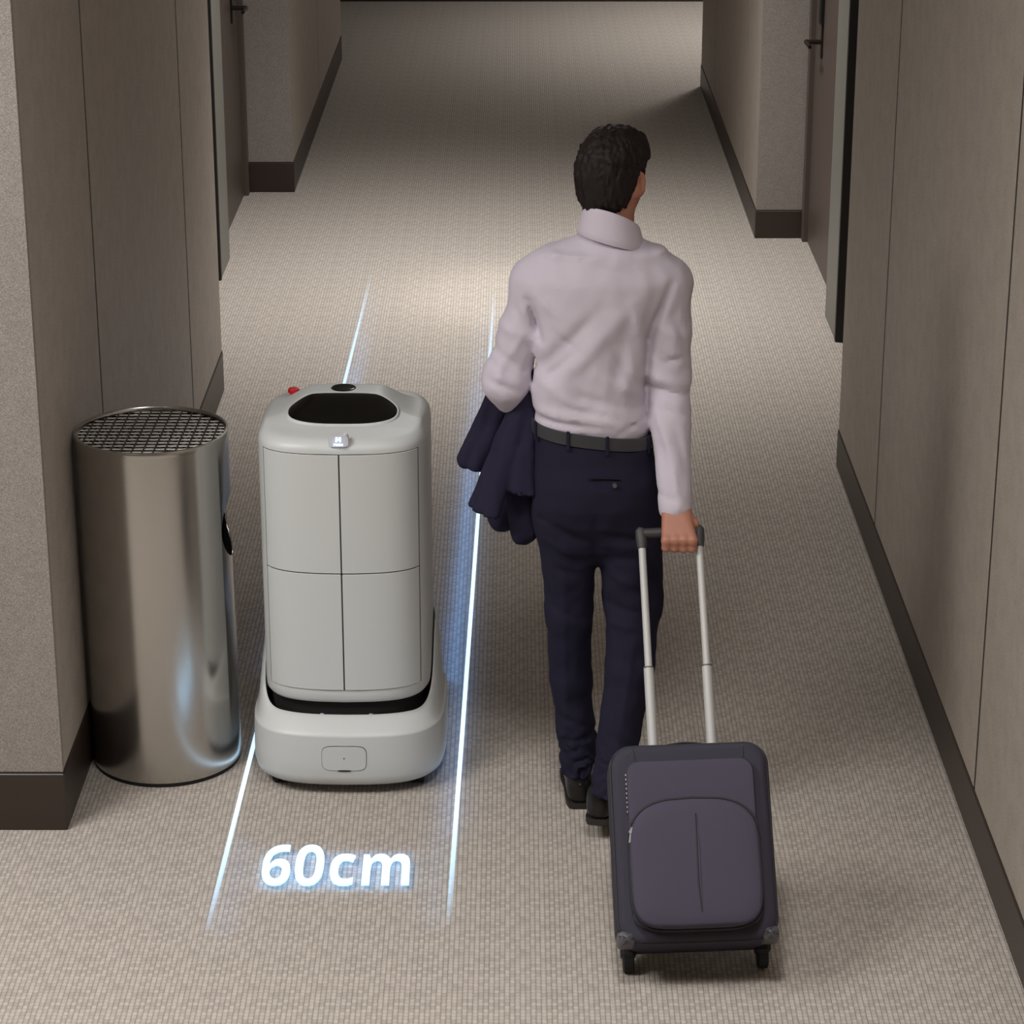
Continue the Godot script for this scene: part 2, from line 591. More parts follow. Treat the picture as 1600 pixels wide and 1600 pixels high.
func door(called: String, label: String, s: float, z0: float, z1: float) -> void:
	var d := setting(called, label, "door")
	var t := setting("trim_1" if s < 0 else "trim_2", "grey and black door frame in the %s recess" % ("left" if s < 0 else "right"), "door frame")
	var cx := s * 1.385
	# near jamb: black edge strip towards the viewer, grey casing behind it
	obj("edge_strip", span(Vector3(cx - s * 0.002, 0, z0), Vector3(s * 1.48, 2.4, z0 - 0.03), 0.002), M.black, t)
	var c := obj("casing", span(Vector3(cx, 0, z0 - 0.03), Vector3(s * 1.48, 2.4, z0 - 0.40), 0.004), M.casing, t)
	c.set_meta("label", "grey casing on the hinge side")
	obj("jamb", span(Vector3(s * 1.425, 0, z1), Vector3(s * 1.48, 2.4, z1 - 0.06), 0.003), M.door, t)
	obj("head", span(Vector3(s * 1.40, 2.3, z0 - 0.4), Vector3(s * 1.48, 2.4, z1), 0.003), M.casing, t)
	obj("leaf", span(Vector3(s * 1.449, 0.006, z0 - 0.395), Vector3(s * 1.49, 2.29, z1 + 0.015), 0.003), M.door, d)
	obj("shadow_gap", span(Vector3(s * 1.462, 0.0, z1 + 0.016), Vector3(s * 1.49, 2.29, z1 - 0.001), 0.001), M.black, d)
	# lever on a tall narrow plate, card reader above
	var hz := z1 + 0.30
	var y := 1.045
	var h := obj("door_handle", span(Vector3(s * 1.44, y - 0.075, hz + 0.028), Vector3(s * 1.452, y + 0.16, hz - 0.028), 0.004), M.bronze, d)
	h.set_meta("label", "dark plate and lever")
	var l := MB.new()
	l.tube([Vector3(s * 1.445, y, hz), Vector3(s * 1.375, y, hz)], [0.012, 0.011], 14)
	l.tube([Vector3(s * 1.378, y + 0.001, hz + 0.006), Vector3(s * 1.375, y - 0.002, hz - 0.02), Vector3(s * 1.377, y - 0.004, hz + 0.115)], [0.010, 0.012, 0.009], 14)
	obj("lever", l.mesh(50), M.bronze, h)
	obj("card_reader", span(Vector3(s * 1.43, y + 0.085, hz + 0.035), Vector3(s * 1.452, y + 0.3, hz - 0.035), 0.005), M.black, d)

# ------------------------------------------------------------------ bin
func build_bin() -> void:
	var at := Vector3(-0.978, 0, -6.470)
	var r := 0.2055
	var h := 0.968
	var t := thing("litter_bin", "tall brushed steel cylinder bin with a grille top, beside the robot", "bin", at)
	var csg := CSGCombiner3D.new()
	csg.name = "body"
	t.add_child(csg)
	var outer := CSGCylinder3D.new()
	outer.name = "outer_skin"
	outer.material = M.steel
	outer.radius = r
	outer.height = h - 0.012
	outer.sides = 128
	outer.position.y = 0.012 + (h - 0.012) / 2
	csg.add_child(outer)
	var inner := CSGCylinder3D.new()
	inner.name = "hollow"
	inner.material = M.dark_in
	inner.operation = CSGShape3D.OPERATION_SUBTRACTION
	inner.radius = r - 0.006
	inner.height = h
	inner.sides = 128
	inner.position.y = h / 2 + 0.02
	csg.add_child(inner)
	var hole := CSGCylinder3D.new()
	hole.name = "side_opening"
	hole.material = M.steel
	hole.operation = CSGShape3D.OPERATION_SUBTRACTION
	hole.radius = 0.092
	hole.height = 0.2
	hole.sides = 64
	hole.rotation_degrees = Vector3(0, 0, 90)
	hole.position = Vector3(r, 0.700, -0.008)
	csg.add_child(hole)
	var b := MB.new()
	b.lathe(Vector3.ZERO, [Vector2(0.0, 0.0), Vector2(r - 0.002, 0.0), Vector2(r - 0.002, 0.013), Vector2(0.0, 0.013)], 96)
	obj("foot_ring", b.mesh(30), M.rubber, t)
	b = MB.new()
	b.lathe(Vector3.ZERO, [Vector2(0.0, 0.02), Vector2(r - 0.05, 0.02), Vector2(r - 0.05, 0.60), Vector2(r - 0.057, 0.60), Vector2(r - 0.057, 0.03), Vector2(0.0, 0.03)], 96)
	obj("liner", b.mesh(30), M.dark_in, t)
	# rolled rim
	b = MB.new()
	b.lathe(Vector3.ZERO, [Vector2(r - 0.010, h - 0.014), Vector2(r + 0.001, h - 0.014), Vector2(r + 0.002, h - 0.004), Vector2(r, h), Vector2(r - 0.006, h + 0.001), Vector2(r - 0.010, h - 0.004), Vector2(r - 0.010, h - 0.014)], 128)
	var rim := obj("rim", b.mesh(40), M.steel, t)
	rim.set_meta("label", "rolled steel rim")
	b = MB.new()
	b.lathe(Vector3.ZERO, [Vector2(0, h - 0.05), Vector2(r - 0.008, h - 0.05), Vector2(r - 0.008, h - 0.032), Vector2(0, h - 0.032)], 64)
	obj("ash_tray", b.mesh(30), M.dark_in, t)
	var rr := r - 0.008
	for k in range(-7, 8):
		var o := k * 0.0262
		if absf(o) < rr - 0.004:
			var half := sqrt(rr * rr - o * o)
			obj("grille_bar", bx(Vector3(0, h - 0.012, o), Vector3(half * 2, 0.0012, 0.0095), 0.0004), M.grille, t)
	var turned := Basis(Vector3.UP, deg_to_rad(-1))
	for k in range(-7, 8):
		var o := k * 0.0285
		if absf(o) < rr - 0.004:
			var half := sqrt(rr * rr - o * o)
			var q := MB.new()
			q.box(turned * Vector3(o, 0, 0) + Vector3(0, h - 0.0095, 0), Vector3(0.0035, 0.005, half * 2), 0.001, turned)
			obj("cross_bar", q.mesh(20), M.bronze, t)

# ------------------------------------------------------------------ robot
# plan outline, front is +z
func plan_z(x: float, a: float, b: float, n: float, bulge: float) -> float:
	var q := clampf(absf(x / a), 0.0, 1.0)
	return b * pow(1.0 - pow(q, n), 1.0 / n) + bulge * (1.0 - q * q)

func plan(a: float, b: float, n: float, bulge: float, nb: float, segs := 96) -> PackedVector2Array:
	var out := PackedVector2Array()
	for i in segs:
		var t := TAU * i / segs
		var front := sin(t) >= 0.0
		var e := 2.0 / (n if front else nb)
		var x := signf(cos(t)) * pow(absf(cos(t)), e) * a
		var z := signf(sin(t)) * pow(absf(sin(t)), e) * b
		if front:
			z += bulge * (1.0 - pow(x / a, 2))
		out.append(Vector2(x, z))
	return out

const BA := 0.2265
const BB := 0.225
const BN := 5.0
const BULGE := 0.035

# sheet that follows the robot's front, outline a superellipse or a rectangle
func front_sheet(x0: float, x1: float, y0: float, y1: float, surf: Callable, lo: float, hi: float, round_n := 0.0) -> ArrayMesh:
	var m := MB.new()
	if round_n <= 0.0:
		var rings := []
		var nx := 28
		# rounded corners are too small to see: a rectangular loop per step from back to front
		for off in [lo, hi - 0.0008, hi]:
			var inset := 0.0008 if off == hi else 0.0
			var ring := PackedVector3Array()
			for i in nx + 1:
				var x := lerpf(x0 + inset, x1 - inset, float(i) / nx)
				ring.append(Vector3(x, y0 + inset, surf.call(x) + off))
			for i in nx + 1:
				var x := lerpf(x1 - inset, x0 + inset, float(i) / nx)
				ring.append(Vector3(x, y1 - inset, surf.call(x) + off))
			rings.append(ring)
		m.loft(rings, false, false)
		for side in 2:
			var r: PackedVector3Array = rings[0] if side == 0 else rings[2]
			var base := m.v.size()
			for p in r:
				m.v.append(p)
			for i in nx:
				var q := [base + i, base + i + 1, base + 2 * nx - i, base + 2 * nx + 1 - i]
				if side == 0:
					q.reverse()
				m.quad(q[3], q[2], q[1], q[0])
	else:
		var cx := (x0 + x1) / 2
		var cy := (y0 + y1) / 2
		var a := (x1 - x0) / 2
		var b := (y1 - y0) / 2
		var rings := []
		for st in [[0.02, lo], [1.0, lo], [1.0, hi - 0.0006], [0.985, hi], [0.6, hi], [0.02, hi]]:
			var ring := PackedVector3Array()
			for i in 48:
				var t := TAU * i / 48
				var x: float = cx + signf(cos(t)) * pow(absf(cos(t)), 2.0 / round_n) * a * st[0]
				var y: float = cy + signf(sin(t)) * pow(absf(sin(t)), 2.0 / round_n) * b * st[0]
				ring.append(Vector3(x, y, surf.call(x) + st[1]))
			rings.append(ring)
		m.loft(rings)
	return m.mesh(30)

func body_front(x: float) -> float:
	return plan_z(x, BA, BB, BN, BULGE)

func base_front(x: float) -> float:
	return plan_z(x, 0.266, 0.265, 4.3, 0.03)

func top_height(x: float, z: float) -> float:
	# raised bed of the screen, tilted towards the front, falling away behind
	var rise := clampf((0.150 - z) * 0.30, 0.0, 0.044)
	rise = 0.044 * smoothstep(0.0, 0.044, rise) * 0.35 + rise * 0.65
	var side := 1.0 - smoothstep(0.08, 0.20, absf(x)) * (0.55 + 0.45 * smoothstep(0.10, -0.02, z))
	var rear := 1.0 - smoothstep(0.085, 0.150, -z)
	return rise * side * rear

func build_robot() -> void:
	var t := thing("delivery_robot", "white delivery robot with four closed front doors and a black top screen", "robot", Vector3(-0.457, 0, -6.500))
	t.rotation_degrees.y = -0.6
	t.scale = Vector3(1, 1.014, 1)
	# body shell, closed below, crowned on top
	var m := MB.new()
	var rings := []
	var prof := [[0.03, 0.258], [0.008, 0.262], [0.001, 0.272], [0.0, 0.29]]
	for k in 8:
		prof.append([0.0, lerpf(0.33, 0.955, k / 7.0)])
	for k in range(1, 9):
		var a := PI / 2 * k / 8
		prof.append([0.034 * (1 - cos(a)), 0.962 + 0.034 * sin(a)])
	for p in prof:
		var ring := PackedVector3Array()
		var i: float = p[0]
		for q in plan(BA - i, BB - i, BN, BULGE, 4.2):
			ring.append(Vector3(q.x, p[1] + (top_height(q.x, q.y) if p[1] > 0.99 else 0.0), q.y))
		rings.append(ring)
	var edge := plan(BA - 0.034, BB - 0.034, BN, BULGE, 4.2)
	for k in range(1, 25):
		var s := 1.0 - k / 25.0
		var ring := PackedVector3Array()
		for q in edge:
			var x := q.x * s
			var z := q.y * s
			ring.append(Vector3(x, 0.996 + 0.006 * (1 - s * s) + top_height(x, z), z))
		rings.append(ring)
	m.loft(rings)
	obj("body_shell", m.mesh(179), M.shell, t)
	# door bay and four doors
	var bay := obj("door_surround", front_sheet(-0.204, 0.204, 0.300, 0.962, body_front, -0.004, 0.0010), M.groove, t)
	bay.set_meta("label", "dark gap round the doors")
	for e in [[-0.2025, -0.0018, 0.6345, 0.9605], [0.0018, 0.2025, 0.6345, 0.9605], [-0.2025, -0.0018, 0.3015, 0.6315], [0.0018, 0.2025, 0.3015, 0.6315]]:
		obj("door", front_sheet(e[0], e[1], e[2], e[3], body_front, -0.003, 0.0030), M.shell, t)
	m = MB.new()
	m.tube([Vector3(0, 0.633, body_front(0) - 0.002), Vector3(0, 0.633, body_front(0) + 0.0032)], [0.0032, 0.0032], 16)
	obj("latch", m.mesh(40), M.black, t)
	# status display with its emblem and word
	var ds := obj("status_display", front_sheet(-0.026, 0.026, 0.981, 1.013, func(x): return body_front(x) - 0.006, -0.02, 0.0045, 4.0), M.display, t)
	ds.rotation = Vector3.ZERO
	var zf := body_front(0.0) + 0.0022
	m = MB.new()
	var b2 := Basis(Vector3.RIGHT, deg_to_rad(-24))
	var c0 := Vector3(0.0, 0.999, zf - 0.0005)
	for e in [[-0.005, 0.003, 0.0045, 0.015, 0.0], [0.005, 0.003, 0.0045, 0.015, 0.0], [-0.0038, 0.0085, 0.0055, 0.0055, 0.6], [0.0038, 0.0085, 0.0055, 0.0055, -0.6], [0.0, 0.0015, 0.008, 0.0035, 0.0]]:
		m.box(c0 + b2 * Vector3(e[0], e[1] + 0.002, 0), Vector3(e[2], e[3], 0.002), 0.0004, b2 * Basis(Vector3.BACK, e[4]))
	var em := obj("emblem", m.mesh(20), M.white_glow, ds)
	em.set_meta("label", "glowing white emblem")
	var tm := TextMesh.new()
	var fnt := SystemFont.new()
	fnt.font_names = ["Droid Sans"]
	fnt.font_weight = 700
	tm.font = fnt
	tm.text = "PUDU"
	tm.font_size = 32
	tm.pixel_size = 0.0062 / 23.0
	tm.depth = 0.0015
	var word := obj("word", tm, M.white_glow, ds)
	word.transform = Transform3D(b2 * Basis.from_scale(Vector3(1.1, 1, 1)), c0 + b2 * Vector3(0, -0.0098, 0.001))
	# screen bedded in the raised part, with a thin soft lip
	var loop := func(sx: float, sz: float, up: float) -> PackedVector3Array:
		var r := PackedVector3Array()
		for i in 96:
			var a := TAU * i / 96
			var x := signf(cos(a)) * pow(absf(cos(a)), 2.0 / 3.0) * sx
			var z := 0.068 + signf(sin(a)) * pow(absf(sin(a)), 2.0 / 2.5) * sz
			r.append(Vector3(x - 0.002, 0.9995 + top_height(x, z) + up, z))
		return r
	m = MB.new()
	m.loft([loop.call(0.153, 0.078, -0.006), loop.call(0.152, 0.077, 0.001), loop.call(0.149, 0.074, 0.004), loop.call(0.1465, 0.0715, 0.0042), loop.call(0.1445, 0.0695, 0.002), loop.call(0.143, 0.068, -0.006)], true, true)
	obj("screen_surround", m.mesh(60), M.shell, t)
	m = MB.new()
	m.loft([loop.call(0.145, 0.070, -0.008), loop.call(0.145, 0.070, 0.0022), loop.call(0.142, 0.067, 0.0034), loop.call(0.12, 0.055, 0.004), loop.call(0.09, 0.04, 0.0045), loop.call(0.05, 0.022, 0.0045), loop.call(0.01, 0.005, 0.0045)], true, true)
	obj("screen", m.mesh(40), M.glossy, t)
	m = MB.new()
	m.lathe(Vector3(-0.008, 1.0, -0.048), [Vector2(0, 0.02), Vector2(0.034, 0.02), Vector2(0.034, 0.0455), Vector2(0.032, 0.0475), Vector2(0.028, 0.0482), Vector2(0.0, 0.0486)], 40)
	var eye := obj("sensor", m.mesh(40), M.glossy, t)
	eye.set_meta("label", "round black lens behind the screen")
	# emergency button
	m = MB.new()
	m.lathe(Vector3(-0.150, 0.988, -0.118), [Vector2(0, 0.0), Vector2(0.017, 0.0), Vector2(0.017, 0.014), Vector2(0.0, 0.014)], 24)
	var eb := obj("stop_button", m.mesh(40), M.shell2, t)
	m = MB.new()
	m.lathe(Vector3(-0.150, 1.001, -0.118), [Vector2(0, 0.0), Vector2(0.010, 0.0), Vector2(0.011, 0.008), Vector2(0.0155, 0.010), Vector2(0.0165, 0.016), Vector2(0.014, 0.021), Vector2(0.0, 0.023)], 24)
	var cp := obj("cap", m.mesh(40), M.red, eb)
	cp.set_meta("label", "red mushroom cap")
	m = MB.new()
	m.box(Vector3(0.185, 0.9965, 0.10), Vector3(0.02, 0.003, 0.006), 0.001, Basis(Vector3.UP, 0.5))
	obj("slot", m.mesh(20), M.groove, t)
	# base: low lip in front, swept up at the sides and back
	m = MB.new()
	rings = []
	var segs := 120
	var lipf := func(z: float) -> float: return lerpf(0.218, 0.385, smoothstep(0.225, -0.06, z))
	for e in [[0.05, 0.028, 0.0], [0.016, 0.031, 0.0], [0.005, 0.042, 0.0], [0.0, 0.062, 0.0], [0.0, 0.10, 0.0], [0.002, 0.174, 0.0], [0.0045, 0.180, 0.0], [0.0105, 0.186, 0.0], [0.016, 0.0, 0.35], [0.021, 0.0, 0.7], [0.026, 0.0, 0.92], [0.031, 0.0, 1.0], [0.0345, 0.0, 0.985], [0.0375, 0.0, 0.6], [0.04, 0.15, 0.0]]:
		var ring := PackedVector3Array()
		for q in plan(0.266 - e[0], 0.265 - e[0], 4.3, 0.03, 3.6, segs):
			var y: float = e[1]
			if e[2] > 0.0:
				y = lerpf(0.187, lipf.call(q.y), e[2])
			var lean: float = 1.0 - 0.10 * e[2] * smoothstep(0.12, 0.25, q.y)
			ring.append(Vector3(q.x, y, q.y * lean))
		rings.append(ring)
	m.loft(rings)
	obj("base_shell", m.mesh(50), M.shell, t)
	m = MB.new()
	rings = []
	for e in [[0.06, 0.05], [0.045, 0.06], [0.045, 0.245], [0.05, 0.262]]:
		var ring := PackedVector3Array()
		for q in plan(0.262 - e[0], 0.258 - e[0], 3.6, 0.02, 3.4, 64):
			ring.append(Vector3(q.x, e[1], q.y))
		rings.append(ring)
	m.loft(rings)
	var gap := obj("scanner_slot", m.mesh(40), M.dark_in, t)
	gap.set_meta("label", "black recess between body and base")
	for x in [-0.065, 0.068]:
		m = MB.new()
		m.lathe(Vector3(x, 0.215, 0.232), [Vector2(0, 0), Vector2(0.005, 0), Vector2(0.005, 0.004), Vector2(0, 0.005)], 16)
		obj("stud", m.mesh(40), M.shell2, gap)
	# charging cover on the base front
	var cov := obj("cover_outline", front_sheet(-0.064, 0.058, 0.080, 0.152, base_front, -0.006, 0.0006, 5.0), M.groove, t)
	obj("charging_cover", front_sheet(-0.063, 0.057, 0.081, 0.151, base_front, -0.004, 0.0016, 5.0), M.shell, t)
	m = MB.new()
	m.tube([Vector3(-0.003, 0.117, base_front(0.0) - 0.001), Vector3(-0.003, 0.117, base_front(0.0) + 0.0022)], [0.002, 0.002], 12)
	obj("pin_hole", m.mesh(40), M.groove, cov)
	obj("finger_notch", front_sheet(-0.022, 0.016, 0.0785, 0.083, base_front, -0.004, 0.0022, 2.4), M.groove, cov)
	# wheels
	for e in [[-0.186, 0.188], [0.188, 0.188], [-0.19, -0.17], [0.19, -0.17]]:
		m = MB.new()
		for k in [-1, 1]:
			var c := Vector3(e[0] + k * 0.0125, 0.032, e[1])
			m.tube([c - Vector3(0.010, 0, 0), c - Vector3(0.008, 0, 0), c + Vector3(0.008, 0, 0), c + Vector3(0.010, 0, 0)], [0.029, 0.032, 0.032, 0.029], 24)
		var w := obj("wheel", m.mesh(40), M.rubber, t)
		m = MB.new()
		m.box(Vector3(e[0], 0.055, e[1] - 0.005), Vector3(0.03, 0.04, 0.03), 0.004)
		obj("fork", m.mesh(20), M.rubber, w)

# ------------------------------------------------------------------ suitcase
func rrect(hx: float, hy: float, r: float, cx: float, cy: float, seg := 8) -> PackedVector2Array:
	var out := PackedVector2Array()
	for q in 4:
		var sx: float = [1, -1, -1, 1][q]
		var sy: float = [1, 1, -1, -1][q]
		for k in seg + 1:
			var a := PI / 2 * (q + float(k) / seg)
			out.append(Vector2(cx + sx * (hx - r) + cos(a) * r, cy + sy * (hy - r) + sin(a) * r))
	return out

func build_case() -> void:
	# own axes: x across, y up the case towards the handle, z out of its front
	var ang := deg_to_rad(38.0)
	var u := Vector3(-0.038, cos(ang), -sin(ang)).normalized()
	var n := Vector3(0, sin(ang), cos(ang))
	n = (n - u * n.dot(u)).normalized()
	var x := u.cross(n).normalized()
	var t := thing("suitcase", "dark grey fabric trolley suitcase on two wheels pulled by the man", "suitcase", Vector3(0.430, 0.0, -5.305))
	t.basis = Basis(x, u, n)
	var y0 := 0.038
	var y1 := 0.512
	var cy := (y0 + y1) / 2
	var hy := (y1 - y0) / 2
	var layer := func(hx: float, hh: float, r: float, c: float, z: float) -> PackedVector3Array:
		var out := PackedVector3Array()
		for p in rrect(hx, hh, r, 0, c):
			# fabric sides swell a little between the corners
			var sw := 0.004 * cos(clampf((p.y - c) / hh, -1, 1) * PI / 2)
			out.append(Vector3(p.x + signf(p.x) * sw * smoothstep(0.0, 0.1, absf(p.x)), p.y, z))
		return out
	var m := MB.new()
	m.loft([layer.call(0.170, hy - 0.012, 0.04, cy, -0.012), layer.call(0.183, hy - 0.002, 0.045, cy, 0.0), layer.call(0.188, hy, 0.048, cy, 0.02), layer.call(0.189, hy, 0.05, cy, 0.07), layer.call(0.189, hy, 0.05, cy, 0.135), layer.call(0.187, hy, 0.05, cy, 0.155), layer.call(0.180, hy - 0.006, 0.048, cy, 0.172), layer.call(0.165, hy - 0.02, 0.045, cy, 0.180)])
	obj("body", m.mesh(50), M.case_dark, t)
	# piping round the front edge
	var ring: PackedVector3Array = layer.call(0.185, hy - 0.003, 0.05, cy, 0.163)
	var pts := []
	for p in ring:
		pts.append(p)
	pts.append(ring[0])
	pts.append(ring[1])
	m = MB.new()
	var rad := []
	for p in pts:
		rad.append(0.0035)
	m.tube(pts, rad, 8)
	obj("piping", m.mesh(60), M.case_trim, t)
	# raised front panel and, over its lower part, a fatter pocket with an arched top
	var fp := cy - 0.004
	m = MB.new()
	m.loft([layer.call(0.150, hy - 0.040, 0.03, fp, 0.168), layer.call(0.150, hy - 0.040, 0.03, fp, 0.192), layer.call(0.147, hy - 0.043, 0.03, fp, 0.199), layer.call(0.135, hy - 0.058, 0.03, fp, 0.202), layer.call(0.05, 0.08, 0.03, fp, 0.203)])
	obj("front_panel", m.mesh(40), M.case, t)
	for s in [-1, 1]:
		m = MB.new()
		m.tube([Vector3(s * 0.132, y1 - 0.002, 0.165), Vector3(s * 0.130, y1 - 0.02, 0.179), Vector3(s * 0.128, y1 - 0.05, 0.181)], [0.002, 0.0025, 0.002], 8)
		obj("seam", m.mesh(60), M.case_trim, t)
	var py0 := y0 + 0.028
	var pk := func(g: float, z: float) -> PackedVector3Array:
		var out := PackedVector3Array()
		var N := 64
		for i in N:
			var a := TAU * i / N
			var px: float = signf(cos(a)) * pow(absf(cos(a)), 2.0 / 5.0) * (0.153 - g)
			var q := signf(sin(a)) * pow(absf(sin(a)), 2.0 / 5.0)
			var hh := 0.145 - g
			var yy := py0 + 0.145 + q * hh
			if q > 0:
				yy += q * (0.014 - 0.030 * pow(absf(px) / 0.152, 2.6))
			out.append(Vector3(px, yy, z))
		return out
	m = MB.new()
	m.loft([pk.call(-0.004, 0.170), pk.call(-0.003, 0.2)], true, true)
	obj("pocket_gusset", m.mesh(40), M.case_trim, t)
	m = MB.new()
	var lay := []
	for e in [[0.002, 0.19], [0.0, 0.215], [0.003, 0.226], [0.010, 0.231], [0.03, 0.2345], [0.07, 0.237], [0.12, 0.238]]:
		var r: PackedVector3Array = pk.call(e[0], e[1])
		lay.append(r)
	m.loft(lay)
	obj("front_pocket", m.mesh(40), M.case, t)
	# dart running down the middle of the pocket
	m = MB.new()
	m.tube([Vector3(0.004, py0 + 0.265, 0.2365), Vector3(0.003, py0 + 0.18, 0.2378), Vector3(0.002, py0 + 0.10, 0.2378), Vector3(0.006, py0 + 0.035, 0.236)], [0.0014, 0.0022, 0.0022, 0.0012], 8)
	obj("pocket_seam", m.mesh(60), M.case_trim, t)
	m = MB.new()
	m.tube([Vector3(0.0085, py0 + 0.255, 0.2355), Vector3(0.0075, py0 + 0.18, 0.2365), Vector3(0.0065, py0 + 0.10, 0.2365), Vector3(0.009, py0 + 0.045, 0.2355)], [0.001, 0.0032, 0.0032, 0.001], 8)
	obj("pocket_fold", m.mesh(60), M.case, t)
	# zip along the arch
	pts = []
	var arch: PackedVector3Array = pk.call(-0.002, 0.2145)
	for i in range(3, 30):
		pts.append(arch[i])
	rad = []
	for p in pts:
		rad.append(0.0032)
	m = MB.new()
	m.tube(pts, rad, 8)
	obj("zip", m.mesh(60), M.case_trim, t)
	m = MB.new()
	m.box(Vector3(-0.147, py0 + 0.232, 0.222), Vector3(0.009, 0.016, 0.006), 0.0015, Basis(Vector3.BACK, -0.5))
	m.box(Vector3(-0.151, py0 + 0.214, 0.222), Vector3(0.005, 0.022, 0.002), 0.0008, Basis(Vector3.BACK, -0.15))
	var zp := obj("zip_pull", m.mesh(20), M.zip, t)
	zp.set_meta("label", "small silver zip pull")
	# chain of the main zip at the left edge of the front panel
	m = MB.new()
	for k in 9:
		m.box(Vector3(-0.152, y1 - 0.075 - k * 0.011, 0.188), Vector3(0.003, 0.006, 0.004), 0.0008)
	var ch := obj("zip_teeth", m.mesh(20), M.zip, t)
	ch.set_meta("kind", "stuff")
	# corner guards and wheels
	for s in [-1, 1]:
		m = MB.new()
		var g := []
		for e in [[0.0, 0.115], [0.0, 0.150], [-0.003, 0.172], [-0.012, 0.182]]:
			var r := PackedVector3Array()
			for p in rrect(0.022 + e[0], 0.019 + e[0], 0.012, s * 0.168, y0 + 0.017):
				r.append(Vector3(p.x, p.y, e[1]))
			g.append(r)
		m.loft(g)
		obj("corner_guard", m.mesh(40), M.guard, t)
		m = MB.new()
		var c := Vector3(s * 0.160, 0.0, 0.0)
		# wheel centre 0.034 above the carpet
		c += Vector3(0, 0.034 * cos(ang), 0.034 * sin(ang))
		m.tube([c - Vector3(0.013, 0, 0), c - Vector3(0.010, 0, 0), c + Vector3(0.010, 0, 0), c + Vector3(0.013, 0, 0)], [0.029, 0.034, 0.034, 0.029], 28)
		var w := obj("wheel", m.mesh(40), M.rubber, t)
		m = MB.new()
		m.box(c + Vector3(0, 0.022, 0.012), Vector3(0.036, 0.05, 0.06), 0.008)
		obj("wheel_housing", m.mesh(20), M.rubber, w)
		# telescopic tube: thick lower stage, thin upper stage
		var px: float = s * 0.072
		m = MB.new()
		m.tube([Vector3(px, 0.50, 0.006), Vector3(px, 0.742, 0.006), Vector3(px, 0.745, 0.006)], [0.0125, 0.0125, 0.0105], 20)
		var tb := obj("lower_tube", m.mesh(40), M.alu, t)
		m = MB.new()
		m.tube([Vector3(px, 0.74, 0.006), Vector3(px, 0.7435, 0.006)], [0.0132, 0.0132], 20)
		obj("collar", m.mesh(40), M.guard, tb)
		m = MB.new()
		m.tube([Vector3(px, 0.70, 0.006), Vector3(px, 1.075, 0.006)], [0.0092, 0.0092], 20)
		obj("upper_tube", m.mesh(40), M.alu, t)
	# pull handle
	m = MB.new()
	for s in [-1, 1]:
		m.tube([Vector3(s * 0.072, 1.05, 0.006), Vector3(s * 0.0725, 1.075, 0.006), Vector3(s * 0.073, 1.097, 0.006), Vector3(s * 0.071, 1.103, 0.006)], [0.0115, 0.0145, 0.0135, 0.009], 16)
	m.tube([Vector3(-0.080, 1.090, 0.006), Vector3(-0.074, 1.090, 0.006), Vector3(0.074, 1.090, 0.006), Vector3(0.082, 1.090, 0.006)], [0.010, 0.0125, 0.0125, 0.010], 16)
	obj("pull_handle", m.mesh(40), M.grip, t)
	# carry strap on the top
	m = MB.new()
	pts = []
	rad = []
	for k in 15:
		var f := k / 14.0
		pts.append(Vector3(lerpf(-0.085, 0.085, f), y1 - 0.004 + 0.022 * pow(sin(PI * f), 0.6), 0.08))
		rad.append(0.013)
	m.tube(pts, rad, 12, 0.35)
	obj("carry_strap", m.mesh(60), M.case_trim, t)

